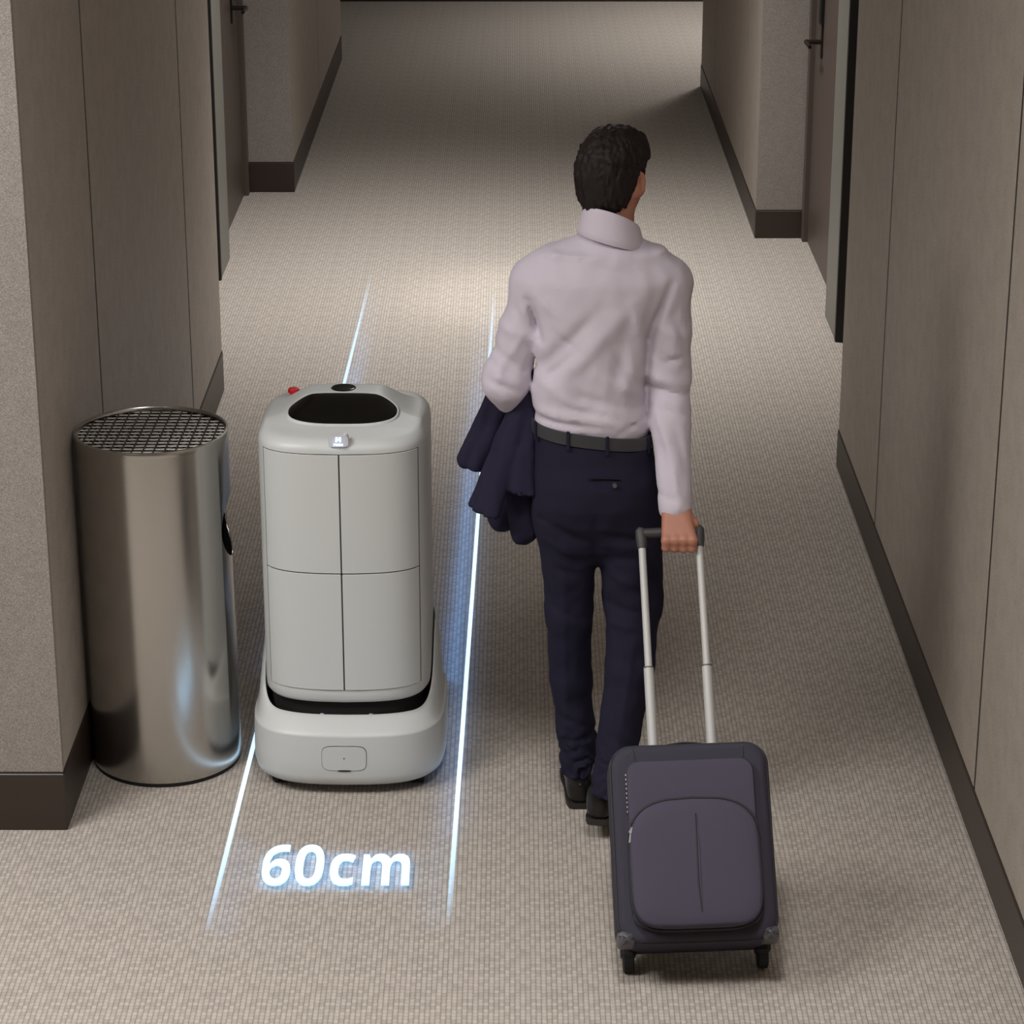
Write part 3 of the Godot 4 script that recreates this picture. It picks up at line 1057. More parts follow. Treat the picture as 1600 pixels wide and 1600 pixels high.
# ------------------------------------------------------------------ lights on the floor
func build_lane() -> void:
	# two glowing lines on the carpet either side of the robot
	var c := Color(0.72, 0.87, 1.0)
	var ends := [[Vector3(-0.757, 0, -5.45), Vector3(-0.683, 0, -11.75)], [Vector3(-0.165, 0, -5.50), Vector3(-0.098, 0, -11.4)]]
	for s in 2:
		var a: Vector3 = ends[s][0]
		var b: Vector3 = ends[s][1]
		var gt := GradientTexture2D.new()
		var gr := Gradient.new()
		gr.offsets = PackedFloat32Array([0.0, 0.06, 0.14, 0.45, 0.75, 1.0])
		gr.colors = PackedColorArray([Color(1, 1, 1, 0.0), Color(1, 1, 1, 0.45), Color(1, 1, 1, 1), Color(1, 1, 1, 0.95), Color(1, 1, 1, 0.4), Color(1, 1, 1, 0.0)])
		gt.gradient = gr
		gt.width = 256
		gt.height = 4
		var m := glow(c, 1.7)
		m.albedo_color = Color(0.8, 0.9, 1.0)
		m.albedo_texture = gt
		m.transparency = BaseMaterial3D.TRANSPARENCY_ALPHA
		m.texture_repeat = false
		var w := 0.0062
		var h := 0.003
		var v := PackedVector3Array()
		var uv := PackedVector2Array()
		var nr := PackedVector3Array()
		var sec := [[Vector3(-w, 0.0005, 0), Vector3(-w * 0.6, h, 0)], [Vector3(-w * 0.6, h, 0), Vector3(w * 0.6, h, 0)], [Vector3(w * 0.6, h, 0), Vector3(w, 0.0005, 0)]]
		var ns := [Vector3(-0.8, 0.6, 0), Vector3.UP, Vector3(0.8, 0.6, 0)]
		var N := 24
		for i in N:
			var p := a.lerp(b, float(i) / N)
			var q := a.lerp(b, float(i + 1) / N)
			for f in 3:
				for e in [[p, 0, i], [q, 0, i + 1], [q, 1, i + 1], [p, 0, i], [q, 1, i + 1], [p, 1, i]]:
					v.append(e[0] + sec[f][e[1]])
					uv.append(Vector2(float(e[2]) / N, 0.5))
					nr.append(ns[f])
		var arr := []
		arr.resize(Mesh.ARRAY_MAX)
		arr[Mesh.ARRAY_VERTEX] = v
		arr[Mesh.ARRAY_TEX_UV] = uv
		arr[Mesh.ARRAY_NORMAL] = nr
		var am := ArrayMesh.new()
		am.add_surface_from_arrays(Mesh.PRIMITIVE_TRIANGLES, arr)
		var o := obj("light_strip", am, m)
		tag(o, ["glowing blue-white line on the carpet between bin and robot", "glowing blue-white line on the carpet between robot and man"][s], "light strip", "glowing lane lines")
		# the light it sheds inwards over the carpet
		var inward := 1.0 if s == 0 else -1.0
		for k in 12:
			var f := (k + 0.5) / 12.0
			var p := a.lerp(b, f)
			# the robot's base stands over this stretch of the left line
			var beside := p.z < -6.1 and p.z > -6.95
			if s == 0 and beside:
				continue
			var l := AreaLight3D.new()
			l.name = "strip_glow"
			l.area_size = Vector2(a.distance_to(b) / 12.0, 0.02) # long side along the line
			l.light_energy = (0.014 if s == 0 else 0.011) * smoothstep(0.0, 0.14, f) * smoothstep(1.0, 0.45, f) * (0.5 if beside else 1.0)
			l.light_color = Color(0.42, 0.68, 1.0)
			l.area_range = 6.0
			l.area_attenuation = 2.0
			l.shadow_enabled = true
			o.add_child(l, true)
			l.position = p + Vector3(inward * (0.016 if beside else 0.038), 0.038, 0)
			l.basis = Basis.looking_at(Vector3(0, -1.0, 0), Vector3.RIGHT)
	# 60cm, lying on the carpet
	var f := SystemFont.new()
	f.font_names = ["Droid Sans"]
	f.font_weight = 700
	var thin := FontVariation.new()
	thin.base_font = f
	thin.variation_embolden = -0.35
	var tm := TextMesh.new()
	tm.text = "60cm"
	tm.font = thin
	tm.font_size = 96
	tm.pixel_size = 0.003
	tm.depth = 0.02
	tm.curve_step = 0.5
	var box := tm.get_aabb()
	var want := Vector2(0.378, 0.212)
	var sx := want.x / box.size.x
	var sz := want.y / box.size.y
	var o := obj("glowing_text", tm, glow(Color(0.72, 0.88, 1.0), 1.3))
	tag(o, "glowing white 60cm lettering on the carpet in front of the robot", "lettering")
	var bs := Basis(Vector3(sx, 0, 0), Vector3(-0.012 * sz, 0, -sz), Vector3(0, 0.3, 0))
	o.transform = Transform3D(bs, Vector3.ZERO)
	var mid := bs * (box.position + box.size / 2)
	o.position = Vector3(-0.459, 0.016, -5.793) - Vector3(mid.x, mid.y, mid.z)
	var under := AreaLight3D.new()
	under.name = "lettering_glow"
	under.area_size = Vector2(0.385, 0.20)
	under.light_energy = 0.018
	under.light_color = Color(0.42, 0.68, 1.0)
	under.area_range = 6.0
	under.area_attenuation = 2.0
	under.shadow_enabled = true
	o.add_child(under)
	under.global_transform = Transform3D(Basis.looking_at(Vector3.DOWN, Vector3.BACK), Vector3(-0.459, 0.0125, -5.793))

# ------------------------------------------------------------------ person
var fold := FastNoiseLite.new()
var fine := FastNoiseLite.new()
var CREASE := []
var LCREASE := []

func interp(tab: Array, y: float) -> Array:
	if y <= tab[0][0]:
		return tab[0]
	for k in tab.size() - 1:
		if y <= tab[k + 1][0]:
			var f: float = (y - tab[k][0]) / (tab[k + 1][0] - tab[k][0])
			f = f * f * (3 - 2 * f) * 0.5 + f * 0.5
			var o := []
			for i in 5:
				o.append(lerpf(tab[k][i], tab[k + 1][i], f))
			return o
	return tab[-1]

# height, centre x, centre z, half width, half depth
const TORSO := [[1.00, 0.198, -6.145, 0.130, 0.090], [1.06, 0.197, -6.142, 0.139, 0.098], [1.105, 0.194, -6.140, 0.147, 0.108], [1.19, 0.184, -6.145, 0.146, 0.106], [1.25, 0.198, -6.150, 0.143, 0.107], [1.33, 0.189, -6.156, 0.155, 0.110], [1.40, 0.194, -6.160, 0.168, 0.116], [1.47, 0.206, -6.162, 0.180, 0.110], [1.54, 0.222, -6.168, 0.140, 0.085]]
const HIPS := [[0.735, 0.214, -6.140, 0.080, 0.040], [0.77, 0.214, -6.139, 0.130, 0.072], [0.80, 0.215, -6.138, 0.152, 0.086], [0.85, 0.212, -6.136, 0.163, 0.106], [0.90, 0.209, -6.134, 0.164, 0.119], [0.95, 0.207, -6.134, 0.161, 0.121], [1.02, 0.201, -6.140, 0.153, 0.114], [1.11, 0.197, -6.142, 0.148, 0.108]]

func rings_field(p: Vector3, tab: Array) -> float:
	var r := interp(tab, p.y)
	var q := Vector2((p.x - r[1]) / r[3], (p.z - r[2]) / r[4]).abs()
	var l := pow(pow(q.x, 2.4) + pow(q.y, 2.4), 1.0 / 2.4)
	var d: float = (l - 1.0) * r[4]
	if p.y > tab[-1][0]:
		d = maxf(d, p.y - tab[-1][0])
	if p.y < tab[0][0]:
		d = maxf(d, tab[0][0] - p.y)
	return d

func creases(p: Vector3, list: Array) -> float:
	var s := 0.0
	var q := Vector2(p.x, p.y)
	for c in list:
		var a: Vector2 = c[0]
		var d: Vector2 = c[1] - a
		var t := clampf((q - a).dot(d) / d.length_squared(), 0.0, 1.0)
		var e: float = q.distance_squared_to(a + d * t) / (c[3] * c[3])
		if e < 5.0:
			s += c[2] * exp(-e) * (0.35 + 0.65 * sin(PI * clampf(t, 0.08, 0.92)))
	return s

func hem(x: float) -> float:
	return 1.080 - 0.120 * (x - 0.197)

func f_shirt(p: Vector3) -> float:
	var d := rings_field(p, TORSO)
	d = smin(d, cap(p, Vector3(0.238, 1.545, -6.172), Vector3(0.066, 1.462, -6.172), 0.056, 0.061), 0.06)
	d = smin(d, cap(p, Vector3(0.238, 1.535, -6.172), Vector3(0.370, 1.446, -6.172), 0.056, 0.063), 0.06)
	# sleeves
	var l := cap(p, Vector3(0.060, 1.455, -6.172), Vector3(-0.024, 1.215, -6.165), 0.063, 0.054)
	l = smin(l, cap(p, Vector3(-0.022, 1.205, -6.165), Vector3(0.002, 1.095, -6.36), 0.056, 0.046), 0.03)
	l = smin(l, cap(p, Vector3(-0.022, 1.19, -6.15), Vector3(-0.018, 1.15, -6.17), 0.05, 0.036), 0.03)
	d = smin(d, l, lerpf(0.008, 0.035, smoothstep(1.30, 1.40, p.y)))
	var r := cap(p, Vector3(0.374, 1.448, -6.172), Vector3(0.380, 1.225, -6.145), 0.067, 0.0635)
	var r2 := cap(p, Vector3(0.387, 1.21, -6.14), Vector3(0.4035, 0.915, -6.005), 0.054, 0.041)
	r = smin(r, r2, 0.008)
	d = smin(d, r, lerpf(0.008, 0.03, smoothstep(1.30, 1.42, p.y)))
	if d < 0.05:
		if p.z > -6.19:
			d -= creases(p, CREASE) * 1.3
		d -= fold.get_noise_3d(p.x * 1.3, p.y * 0.8, p.z) * 0.0045
	d = maxf(d, 0.882 - p.y - (p.z + 6.0) * 0.35)
	d = maxf(d, -(p.z + 6.365))
	return d

func f_trousers(p: Vector3) -> float:
	var d := rings_field(p, HIPS)
	var l := cap(p, Vector3(0.135, 0.86, -6.14), Vector3(0.141, 0.565, -6.165), 0.084, 0.061)
	l = smin(l, cap(p, Vector3(0.141, 0.565, -6.165), Vector3(0.146, 0.36, -6.185), 0.061, 0.054), 0.02)
	l = smin(l, cap(p, Vector3(0.146, 0.36, -6.185), Vector3(0.177, 0.10, -6.185), 0.053, 0.052), 0.02)
	var r := cap(p, Vector3(0.292, 0.86, -6.14), Vector3(0.308, 0.60, -6.145), 0.088, 0.076)
	r = smin(r, cap(p, Vector3(0.308, 0.60, -6.145), Vector3(0.299, 0.43, -6.095), 0.075, 0.061), 0.02)
	r = smin(r, cap(p, Vector3(0.299, 0.43, -6.095), Vector3(0.248, 0.12, -5.99), 0.059, 0.053), 0.02)
	d = smin(d, smin(l, r, lerpf(0.004, 0.05, smoothstep(0.66, 0.76, p.y))), 0.03)
	if d < 0.04:
		if p.z > -6.2:
			d -= creases(p, LCREASE)
		var k := 0.35 + 0.65 * smoothstep(0.95, 0.5, p.y)
		d -= fold.get_noise_3d(p.x * 1.2 + 5.0, p.y * 1.1, p.z) * 0.006 * k
		# cloth piles up in rings above the shoe
		var low := smoothstep(0.30, 0.12, p.y)
		d -= low * 0.005 * sin(p.y * 140.0 + 22.0 * p.x + 9.0 * fold.get_noise_3d(p.x * 2, p.y, p.z * 2))
	d = maxf(d, p.y - hem(p.x) - 0.014)
	d = maxf(d, (0.085 if p.x < 0.208 - (p.y - 0.15) * -0.12 and p.z < -6.08 else 0.125) - p.y + 0.35 * maxf(0.0, -6.2 - p.z))
	return d

const HEAD := Vector3(0.238, 1.722, -6.205)
var HB := Basis(Vector3.UP, deg_to_rad(-24))

func f_head(p: Vector3) -> float:
	# own axes: x to his right, y up, z backwards
	var q := HB.inverse() * (p - HEAD)
	var d := ell(q, Vector3(0, 0.022, 0.006), Vector3(0.074, 0.092, 0.094))
	d = smin(d, ell(q, Vector3(0, -0.045, -0.038), Vector3(0.060, 0.072, 0.058)), 0.045)
	d = smin(d, ell(q, Vector3(0, -0.098, -0.066), Vector3(0.026, 0.018, 0.022)), 0.03)
	# brow, cheeks, nose, lips
	d = smin(d, cap(q, Vector3(-0.034, 0.012, -0.083), Vector3(0.034, 0.012, -0.083), 0.011, 0.011), 0.018)
	for s in [-1, 1]:
		d = smin(d, ell(q, Vector3(s * 0.042, -0.028, -0.066), Vector3(0.022, 0.018, 0.02)), 0.02)
		d = maxf(d, -ell(q, Vector3(s * 0.032, -0.004, -0.103), Vector3(0.017, 0.011, 0.018)))
	d = smin(d, cap(q, Vector3(0, 0.002, -0.09), Vector3(0, -0.036, -0.110), 0.008, 0.012), 0.01)
	d = smin(d, cap(q, Vector3(-0.013, -0.040, -0.097), Vector3(0.013, -0.040, -0.097), 0.008, 0.008), 0.008)
	d = smin(d, cap(q, Vector3(-0.019, -0.066, -0.087), Vector3(0.019, -0.066, -0.087), 0.0055, 0.0055), 0.006)
	d = smin(d, cap(q, Vector3(-0.016, -0.076, -0.086), Vector3(0.016, -0.076, -0.086), 0.0065, 0.0065), 0.006)
	# ears
	for s in [-1, 1]:
		var e := Basis(Vector3.UP, s * 0.45) * (q - Vector3(s * 0.079, -0.012, 0.010))
		var ear := ell(e, Vector3(s * 0.002, 0, 0), Vector3(0.0085, 0.033, 0.020))
		ear = maxf(ear, -ell(e, Vector3(s * 0.010, 0.003, -0.003), Vector3(0.008, 0.022, 0.011)))
		d = smin(d, ear, 0.008)
	# neck
	d = smin(d, cap(p, HEAD + Vector3(0.0, -0.04, 0.02), Vector3(0.236, 1.50, -6.165), 0.056, 0.062), 0.03)
	return d

func f_hair(p: Vector3) -> float:
	var q := HB.inverse() * (p - HEAD)
	var d := ell(q, Vector3(0, 0.022, 0.010), Vector3(0.085, 0.094, 0.102))
	# fuller on top, swept up in front, longer crown
	d = smin(d, ell(q, Vector3(0.010, 0.060, -0.03), Vector3(0.066, 0.050, 0.074)), 0.03)
	d = smin(d, ell(q, Vector3(0.0, -0.035, 0.055), Vector3(0.060, 0.055, 0.043)), 0.04)
	d = smin(d, ell(q, Vector3(0.004, -0.078, 0.056), Vector3(0.044, 0.03, 0.026)), 0.03)
	# locks
	var an := atan2(q.x, q.z)
	d -= 0.0022 * sin(an * 34.0 + 6.0 * fine.get_noise_3d(q.x * 3, q.y, q.z * 3) + q.y * 40.0) + fold.get_noise_3d(q.x * 3, q.y * 1.2, q.z * 3) * 0.006
	# step where the top locks lie over the side
	d -= 0.005 * smoothstep(0.056, 0.066, q.y + 0.25 * q.x)
	# face, temples and ears stay free
	d = maxf(d, -(q.z + 0.052 + 0.0 * q.y) if q.y < 0.05 else -(q.z + 0.115))
	d = maxf(d, -(q.z + 0.0 + (q.y + 0.02) * 0.9) if q.y < 0.02 else -1.0)
	d = maxf(d, -ell(q, Vector3(0.088, -0.014, 0.006), Vector3(0.024, 0.036, 0.024)))
	d = maxf(d, -ell(q, Vector3(-0.088, -0.014, 0.006), Vector3(0.024, 0.036, 0.024)))
	d = maxf(d, -(q.y + 0.098))
	return d

# bar that the hand holds
const GRIP := Vector3(0.400, 0.859, -5.957)

func f_hand(p: Vector3) -> float:
	var w := Vector3(0.4035, 0.925, -6.005)
	var d := cap(p, Vector3(0.402, 0.98, -6.03), w, 0.031, 0.027)
	# palm: side by side bones from the wrist to the knuckles
	var kn := []
	for i in 4:
		var x := 0.378 + i * 0.0218
		var k := Vector3(x, 0.8555 - [0.004, 0.008, 0.006, 0.0][3 - i] * -0.2, -5.929)
		kn.append(k)
		d = smin(d, cap(p, w + Vector3((i - 1.5) * 0.012, -0.01, 0.006), k, 0.0175, 0.0125), 0.014)
	# fingers: down, forward under the bar, up in front
	for i in 4:
		var k: Vector3 = kn[i]
		var s: float = [0.86, 0.96, 1.02, 0.97][i]
		var a := k + Vector3(0, -0.022, -0.002) * s
		var b := k + Vector3(0, -0.034, -0.030) * s
		var c := k + Vector3(0, -0.014, -0.054) * s
		var e := k + Vector3(0, 0.008, -0.056) * s
		var f := cap(p, k, a, 0.0115, 0.0108)
		f = smin(f, cap(p, a, b, 0.0106, 0.0098), 0.006)
		f = smin(f, cap(p, b, c, 0.0096, 0.0088), 0.006)
		f = smin(f, cap(p, c, e, 0.0086, 0.0078), 0.006)
		d = smin(d, f, 0.008)
	# thumb over the outer side
	var th := cap(p, Vector3(0.428, 0.905, -5.99), Vector3(0.451, 0.882, -5.978), 0.015, 0.0115)
	th = smin(th, cap(p, Vector3(0.451, 0.882, -5.978), Vector3(0.444, 0.862, -5.990), 0.0112, 0.0098), 0.006)
	th = smin(th, cap(p, Vector3(0.444, 0.862, -5.990), Vector3(0.428, 0.848, -5.994), 0.0098, 0.0085), 0.006)
	d = smin(d, th, 0.008)
	return d

func f_left_hand(p: Vector3) -> float:
	var w := Vector3(0.004, 1.09, -6.37)
	var d := cap(p, Vector3(0.002, 1.10, -6.33), w, 0.03, 0.026)
	d = smin(d, cap(p, w, Vector3(0.012, 1.065, -6.44), 0.026, 0.03), 0.02)
	for i in 4:
		var a := Vector3(0.012 + (i - 1.5) * 0.012, 1.075 - i * 0.014, -6.455)
		var b := a + Vector3(0.006, -0.012, -0.034)
		var c := b + Vector3(0.004, -0.024, -0.016)
		d = smin(d, smin(cap(p, a, b, 0.0105, 0.0095), cap(p, b, c, 0.0095, 0.008), 0.006), 0.006)
	d = smin(d, smin(cap(p, Vector3(0.025, 1.09, -6.39), Vector3(0.042, 1.08, -6.43), 0.014, 0.011), cap(p, Vector3(0.042, 1.08, -6.43), Vector3(0.044, 1.065, -6.455), 0.011, 0.009), 0.006), 0.01)
	return d

func f_body(p: Vector3) -> float:
	# everything under the clothes, a finger's width inside them
	var d := rings_field(p, TORSO) + 0.02
	d = smin(d, rings_field(p, HIPS) + 0.02, 0.03)
	d = smin(d, cap(p, Vector3(0.236, 1.64, -6.175), Vector3(0.236, 1.45, -6.165), 0.055, 0.062), 0.03)
	d = smin(d, cap(p, Vector3(0.06, 1.455, -6.172), Vector3(0.368, 1.437, -6.172), 0.05, 0.05), 0.04)
	d = smin(d, cap(p, Vector3(0.052, 1.455, -6.172), Vector3(-0.02, 1.205, -6.168), 0.047, 0.038), 0.02)
	d = smin(d, cap(p, Vector3(-0.02, 1.2, -6.168), Vector3(0.002, 1.095, -6.36), 0.038, 0.026), 0.02)
	d = smin(d, cap(p, Vector3(0.374, 1.44, -6.172), Vector3(0.384, 1.21, -6.143), 0.047, 0.038), 0.02)
	d = smin(d, cap(p, Vector3(0.384, 1.21, -6.143), Vector3(0.403, 0.94, -6.012), 0.038, 0.027), 0.02)
	d = smin(d, cap(p, Vector3(0.14, 0.86, -6.14), Vector3(0.141, 0.565, -6.165), 0.068, 0.046), 0.02)
	d = smin(d, cap(p, Vector3(0.141, 0.565, -6.165), Vector3(0.171, 0.09, -6.185), 0.046, 0.033), 0.02)
	d = smin(d, cap(p, Vector3(0.29, 0.86, -6.14), Vector3(0.305, 0.58, -6.14), 0.068, 0.05), 0.02)
	d = smin(d, cap(p, Vector3(0.305, 0.58, -6.14), Vector3(0.246, 0.13, -5.99), 0.046, 0.033), 0.02)
	return d

func shoe(t: Node3D, heel: Vector3, turn: float, pitch: float) -> void:
	# own axes: toe towards -z, heel at the origin
	var b := Basis(Vector3.UP, turn) * Basis(Vector3.RIGHT, pitch)
	var sec := func(z: float, hw: float, y0: float, y1: float, pw: float) -> PackedVector3Array:
		var r := PackedVector3Array()
		for i in 32:
			var a := TAU * i / 32
			var x := signf(cos(a)) * pow(absf(cos(a)), 0.8) * hw
			var yy := lerpf(y0, y1, 0.5 + 0.5 * signf(sin(a)) * pow(absf(sin(a)), pw))
			r.append(heel + b * Vector3(x, yy, -z))
		return r
	var m := MB.new()
	m.loft([sec.call(0.002, 0.012, 0.03, 0.06, 1.0), sec.call(0.005, 0.026, 0.014, 0.094, 0.8), sec.call(0.018, 0.0345, 0.012, 0.108, 0.7), sec.call(0.05, 0.037, 0.012, 0.105, 0.7), sec.call(0.09, 0.038, 0.012, 0.1, 0.8), sec.call(0.13, 0.040, 0.011, 0.088, 0.9), sec.call(0.18, 0.046, 0.010, 0.068, 0.9), sec.call(0.22, 0.046, 0.010, 0.055, 0.9), sec.call(0.26, 0.038, 0.011, 0.046, 0.9), sec.call(0.285, 0.022, 0.013, 0.036, 0.9), sec.call(0.292, 0.008, 0.016, 0.028, 1.0)])
	var s := obj("shoe", m.mesh(179), M.shoe, t)
	m = MB.new()
	var loop := func(g: float, y: Callable) -> PackedVector3Array:
		var r := PackedVector3Array()
		for e in [[0.0, 0.018], [0.006, 0.028], [0.03, 0.0365], [0.07, 0.037], [0.12, 0.039], [0.17, 0.046], [0.21, 0.047], [0.25, 0.041], [0.28, 0.027], [0.294, 0.010]]:
			r.append(heel + b * Vector3(e[1] - g, y.call(e[0]), -e[0]))
		for e in [[0.294, 0.010], [0.28, 0.027], [0.25, 0.041], [0.21, 0.047], [0.17, 0.046], [0.12, 0.039], [0.07, 0.037], [0.03, 0.0365], [0.006, 0.030], [0.0, 0.020]]:
			r.append(heel + b * Vector3(-e[1] + g, y.call(e[0]), -e[0]))
		return r
	var low := func(z: float) -> float: return 0.0 if z < 0.075 else 0.006 * smoothstep(0.075, 0.082, z) * smoothstep(0.19, 0.14, z)
	m.loft([loop.call(0.002, low), loop.call(0.0, func(z): return low.call(z) * 0.6 + 0.003), loop.call(0.0, func(z): return 0.017 - 0.005 * smoothstep(0.04, 0.15, z))])
	obj("sole", m.mesh(35), M.sole, s)
	m = MB.new()
	m.tube([heel + b * Vector3(0, 0.075, -0.002), heel + b * Vector3(0, 0.077, 0.0045)], [0.003, 0.002], 10)
	obj("stud", m.mesh(50), M.zip, s)

func build_person() -> void:
	fold.seed = 21
	fold.frequency = 9.0
	fold.fractal_octaves = 2
	fine.seed = 5
	fine.frequency = 20.0
	fill_creases()
	var t := thing("person", "man in white shirt and navy trousers walking away with a suitcase", "person", Vector3(0.2, 0, -6.13))
	var own := Node3D.new()
	t.position = Vector3.ZERO
	own.free()
	# one continuous body: trunk and limbs, finer head and hands
	var m := MB.new()
	m.nets(f_body, Vector3(-0.12, 0.06, -6.44), Vector3(0.5, 1.66, -5.9), 0.014)
	m.nets(f_head, Vector3(0.12, 1.54, -6.36), Vector3(0.36, 1.87, -6.05), 0.005)
	m.nets(f_hand, Vector3(0.34, 0.80, -6.07), Vector3(0.48, 1.0, -5.88), 0.003, 0.006)
	m.nets(f_left_hand, Vector3(-0.06, 0.98, -6.55), Vector3(0.09, 1.16, -6.30), 0.005)
	obj("body", m.mesh(179), M.skin, t)
	m = MB.new()
	m.nets(f_shirt, Vector3(-0.13, 0.84, -6.40), Vector3(0.5, 1.66, -5.9), 0.0075)
	obj("shirt", m.mesh(179), M.shirt, t)
	m = MB.new()
	m.nets(f_trousers, Vector3(0.0, 0.04, -6.34), Vector3(0.44, 1.11, -5.88), 0.0075)
	var tr := obj("trousers", m.mesh(179), M.trousers, t)
	m = MB.new()
	m.nets(f_hair, Vector3(0.10, 1.58, -6.38), Vector3(0.38, 1.89, -6.04), 0.0045)
	obj("hair", m.mesh(179), M.hair, t)
	# eyes and brows
	for s in [-1, 1]:
		m = MB.new()
		m.lathe(Vector3.ZERO, [Vector2(0.0, -0.0115), Vector2(0.006, -0.0098), Vector2(0.010, -0.0057), Vector2(0.0115, 0.0), Vector2(0.010, 0.0057), Vector2(0.006, 0.0098), Vector2(0.0, 0.0115)], 20)
		var e := obj("eye", m.mesh(179), M.eye, t)
		e.position = HEAD + HB * Vector3(s * 0.032, -0.004, -0.076)
		m = MB.new()
		m.lathe(Vector3.ZERO, [Vector2(0.0, -0.003), Vector2(0.0055, -0.002), Vector2(0.0052, 0.0008), Vector2(0.0, 0.0016)], 16)
		var ir := obj("iris", m.mesh(60), M.brow, e)
		ir.transform = Transform3D(HB * Basis(Vector3.RIGHT, -PI / 2), HB * Vector3(0, 0, -0.0105))
		m = MB.new()
		m.tube([HEAD + HB * Vector3(s * 0.016, 0.017, -0.0935), HEAD + HB * Vector3(s * 0.034, 0.022, -0.0895), HEAD + HB * Vector3(s * 0.048, 0.017, -0.079)], [0.003, 0.004, 0.002], 8)
		obj("eyebrow", m.mesh(60), M.brow, t)
	# collar: a folded band round the neck
	m = MB.new()
	var rings := []
	for e in [[0.058, 0.068, -0.016], [0.075, 0.086, -0.014], [0.0775, 0.0885, -0.006], [0.0765, 0.0875, 0.002], [0.0675, 0.0775, 0.046], [0.065, 0.075, 0.054], [0.0615, 0.0715, 0.055], [0.058, 0.068, 0.048], [0.056, 0.066, 0.02]]:
		var ring := PackedVector3Array()
		for i in 48:
			var a := TAU * i / 48
			var back := 0.5 + 0.5 * sin(a)
			ring.append(Vector3(0.238 + cos(a) * e[0] * 1.09, 1.558 + e[2] * (0.55 + 0.62 * back) + 0.030 * back - 0.022 * cos(a) * 1.0, -6.172 + sin(a) * e[1] * 0.98))
		rings.append(ring)
	rings.append(rings[0])
	m.loft(rings, false, false)
	var co := obj("collar", m.mesh(60), M.shirt, t)
	co.set_meta("label", "stiff white shirt collar")
	# belt, loops, back pocket
	m = MB.new()
	rings = []
	for e in [[0.002, -0.017], [0.0065, -0.016], [0.0075, 0.0], [0.0065, 0.016], [0.002, 0.017]]:
		rings.append(belt_ring(e[0], e[1]))
	rings.append(rings[0])
	m.loft(rings, false, false)
	var be := obj("belt", m.mesh(40), M.belt, t)
	be.set_meta("label", "charcoal leather belt")
	for a in [1.92, 1.42, 0.55, 2.7]:
		m = MB.new()
		var p0 := belt_at(a, 0.009, 0.0)
		m.box(p0 + Vector3(0, -0.003, 0), Vector3(0.009, 0.05, 0.005), 0.0015, Basis(Vector3.UP, PI / 2 - a))
		obj("belt_loop", m.mesh(20), M.trousers, tr)
	m = MB.new()
	m.box(Vector3(0.222, 0.990, -6.016), Vector3(0.085, 0.0025, 0.006), 0.0012, Basis(Vector3.UP, 0.12) * Basis(Vector3.BACK, -0.09))
	obj("back_pocket", m.mesh(20), M.trousers, tr)
	m = MB.new()
	m.tube([Vector3(0.250, 0.972, -6.018), Vector3(0.250, 0.972, -6.009)], [0.006, 0.0055], 16)
	obj("button", m.mesh(40), M.button, tr)
	shoe(t, Vector3(0.174, 0.0, -6.137), deg_to_rad(1), 0.0)
	shoe(t, Vector3(0.216, 0.050, -5.945), deg_to_rad(-9), deg_to_rad(-9.5))

func belt_at(a: float, out: float, dy: float) -> Vector3:
	var c := signf(cos(a)) * pow(absf(cos(a)), 2.0 / 2.4)
	var s := signf(sin(a)) * pow(absf(sin(a)), 2.0 / 2.4)
	var x := 0.1975 + c * (0.151 + out)
	return Vector3(x, hem(x) + dy, -6.142 + s * (0.110 + out))

func belt_ring(out: float, dy: float) -> PackedVector3Array:
	var r := PackedVector3Array()
	for i in 80:
		r.append(belt_at(TAU * i / 80, out, dy))
	return r

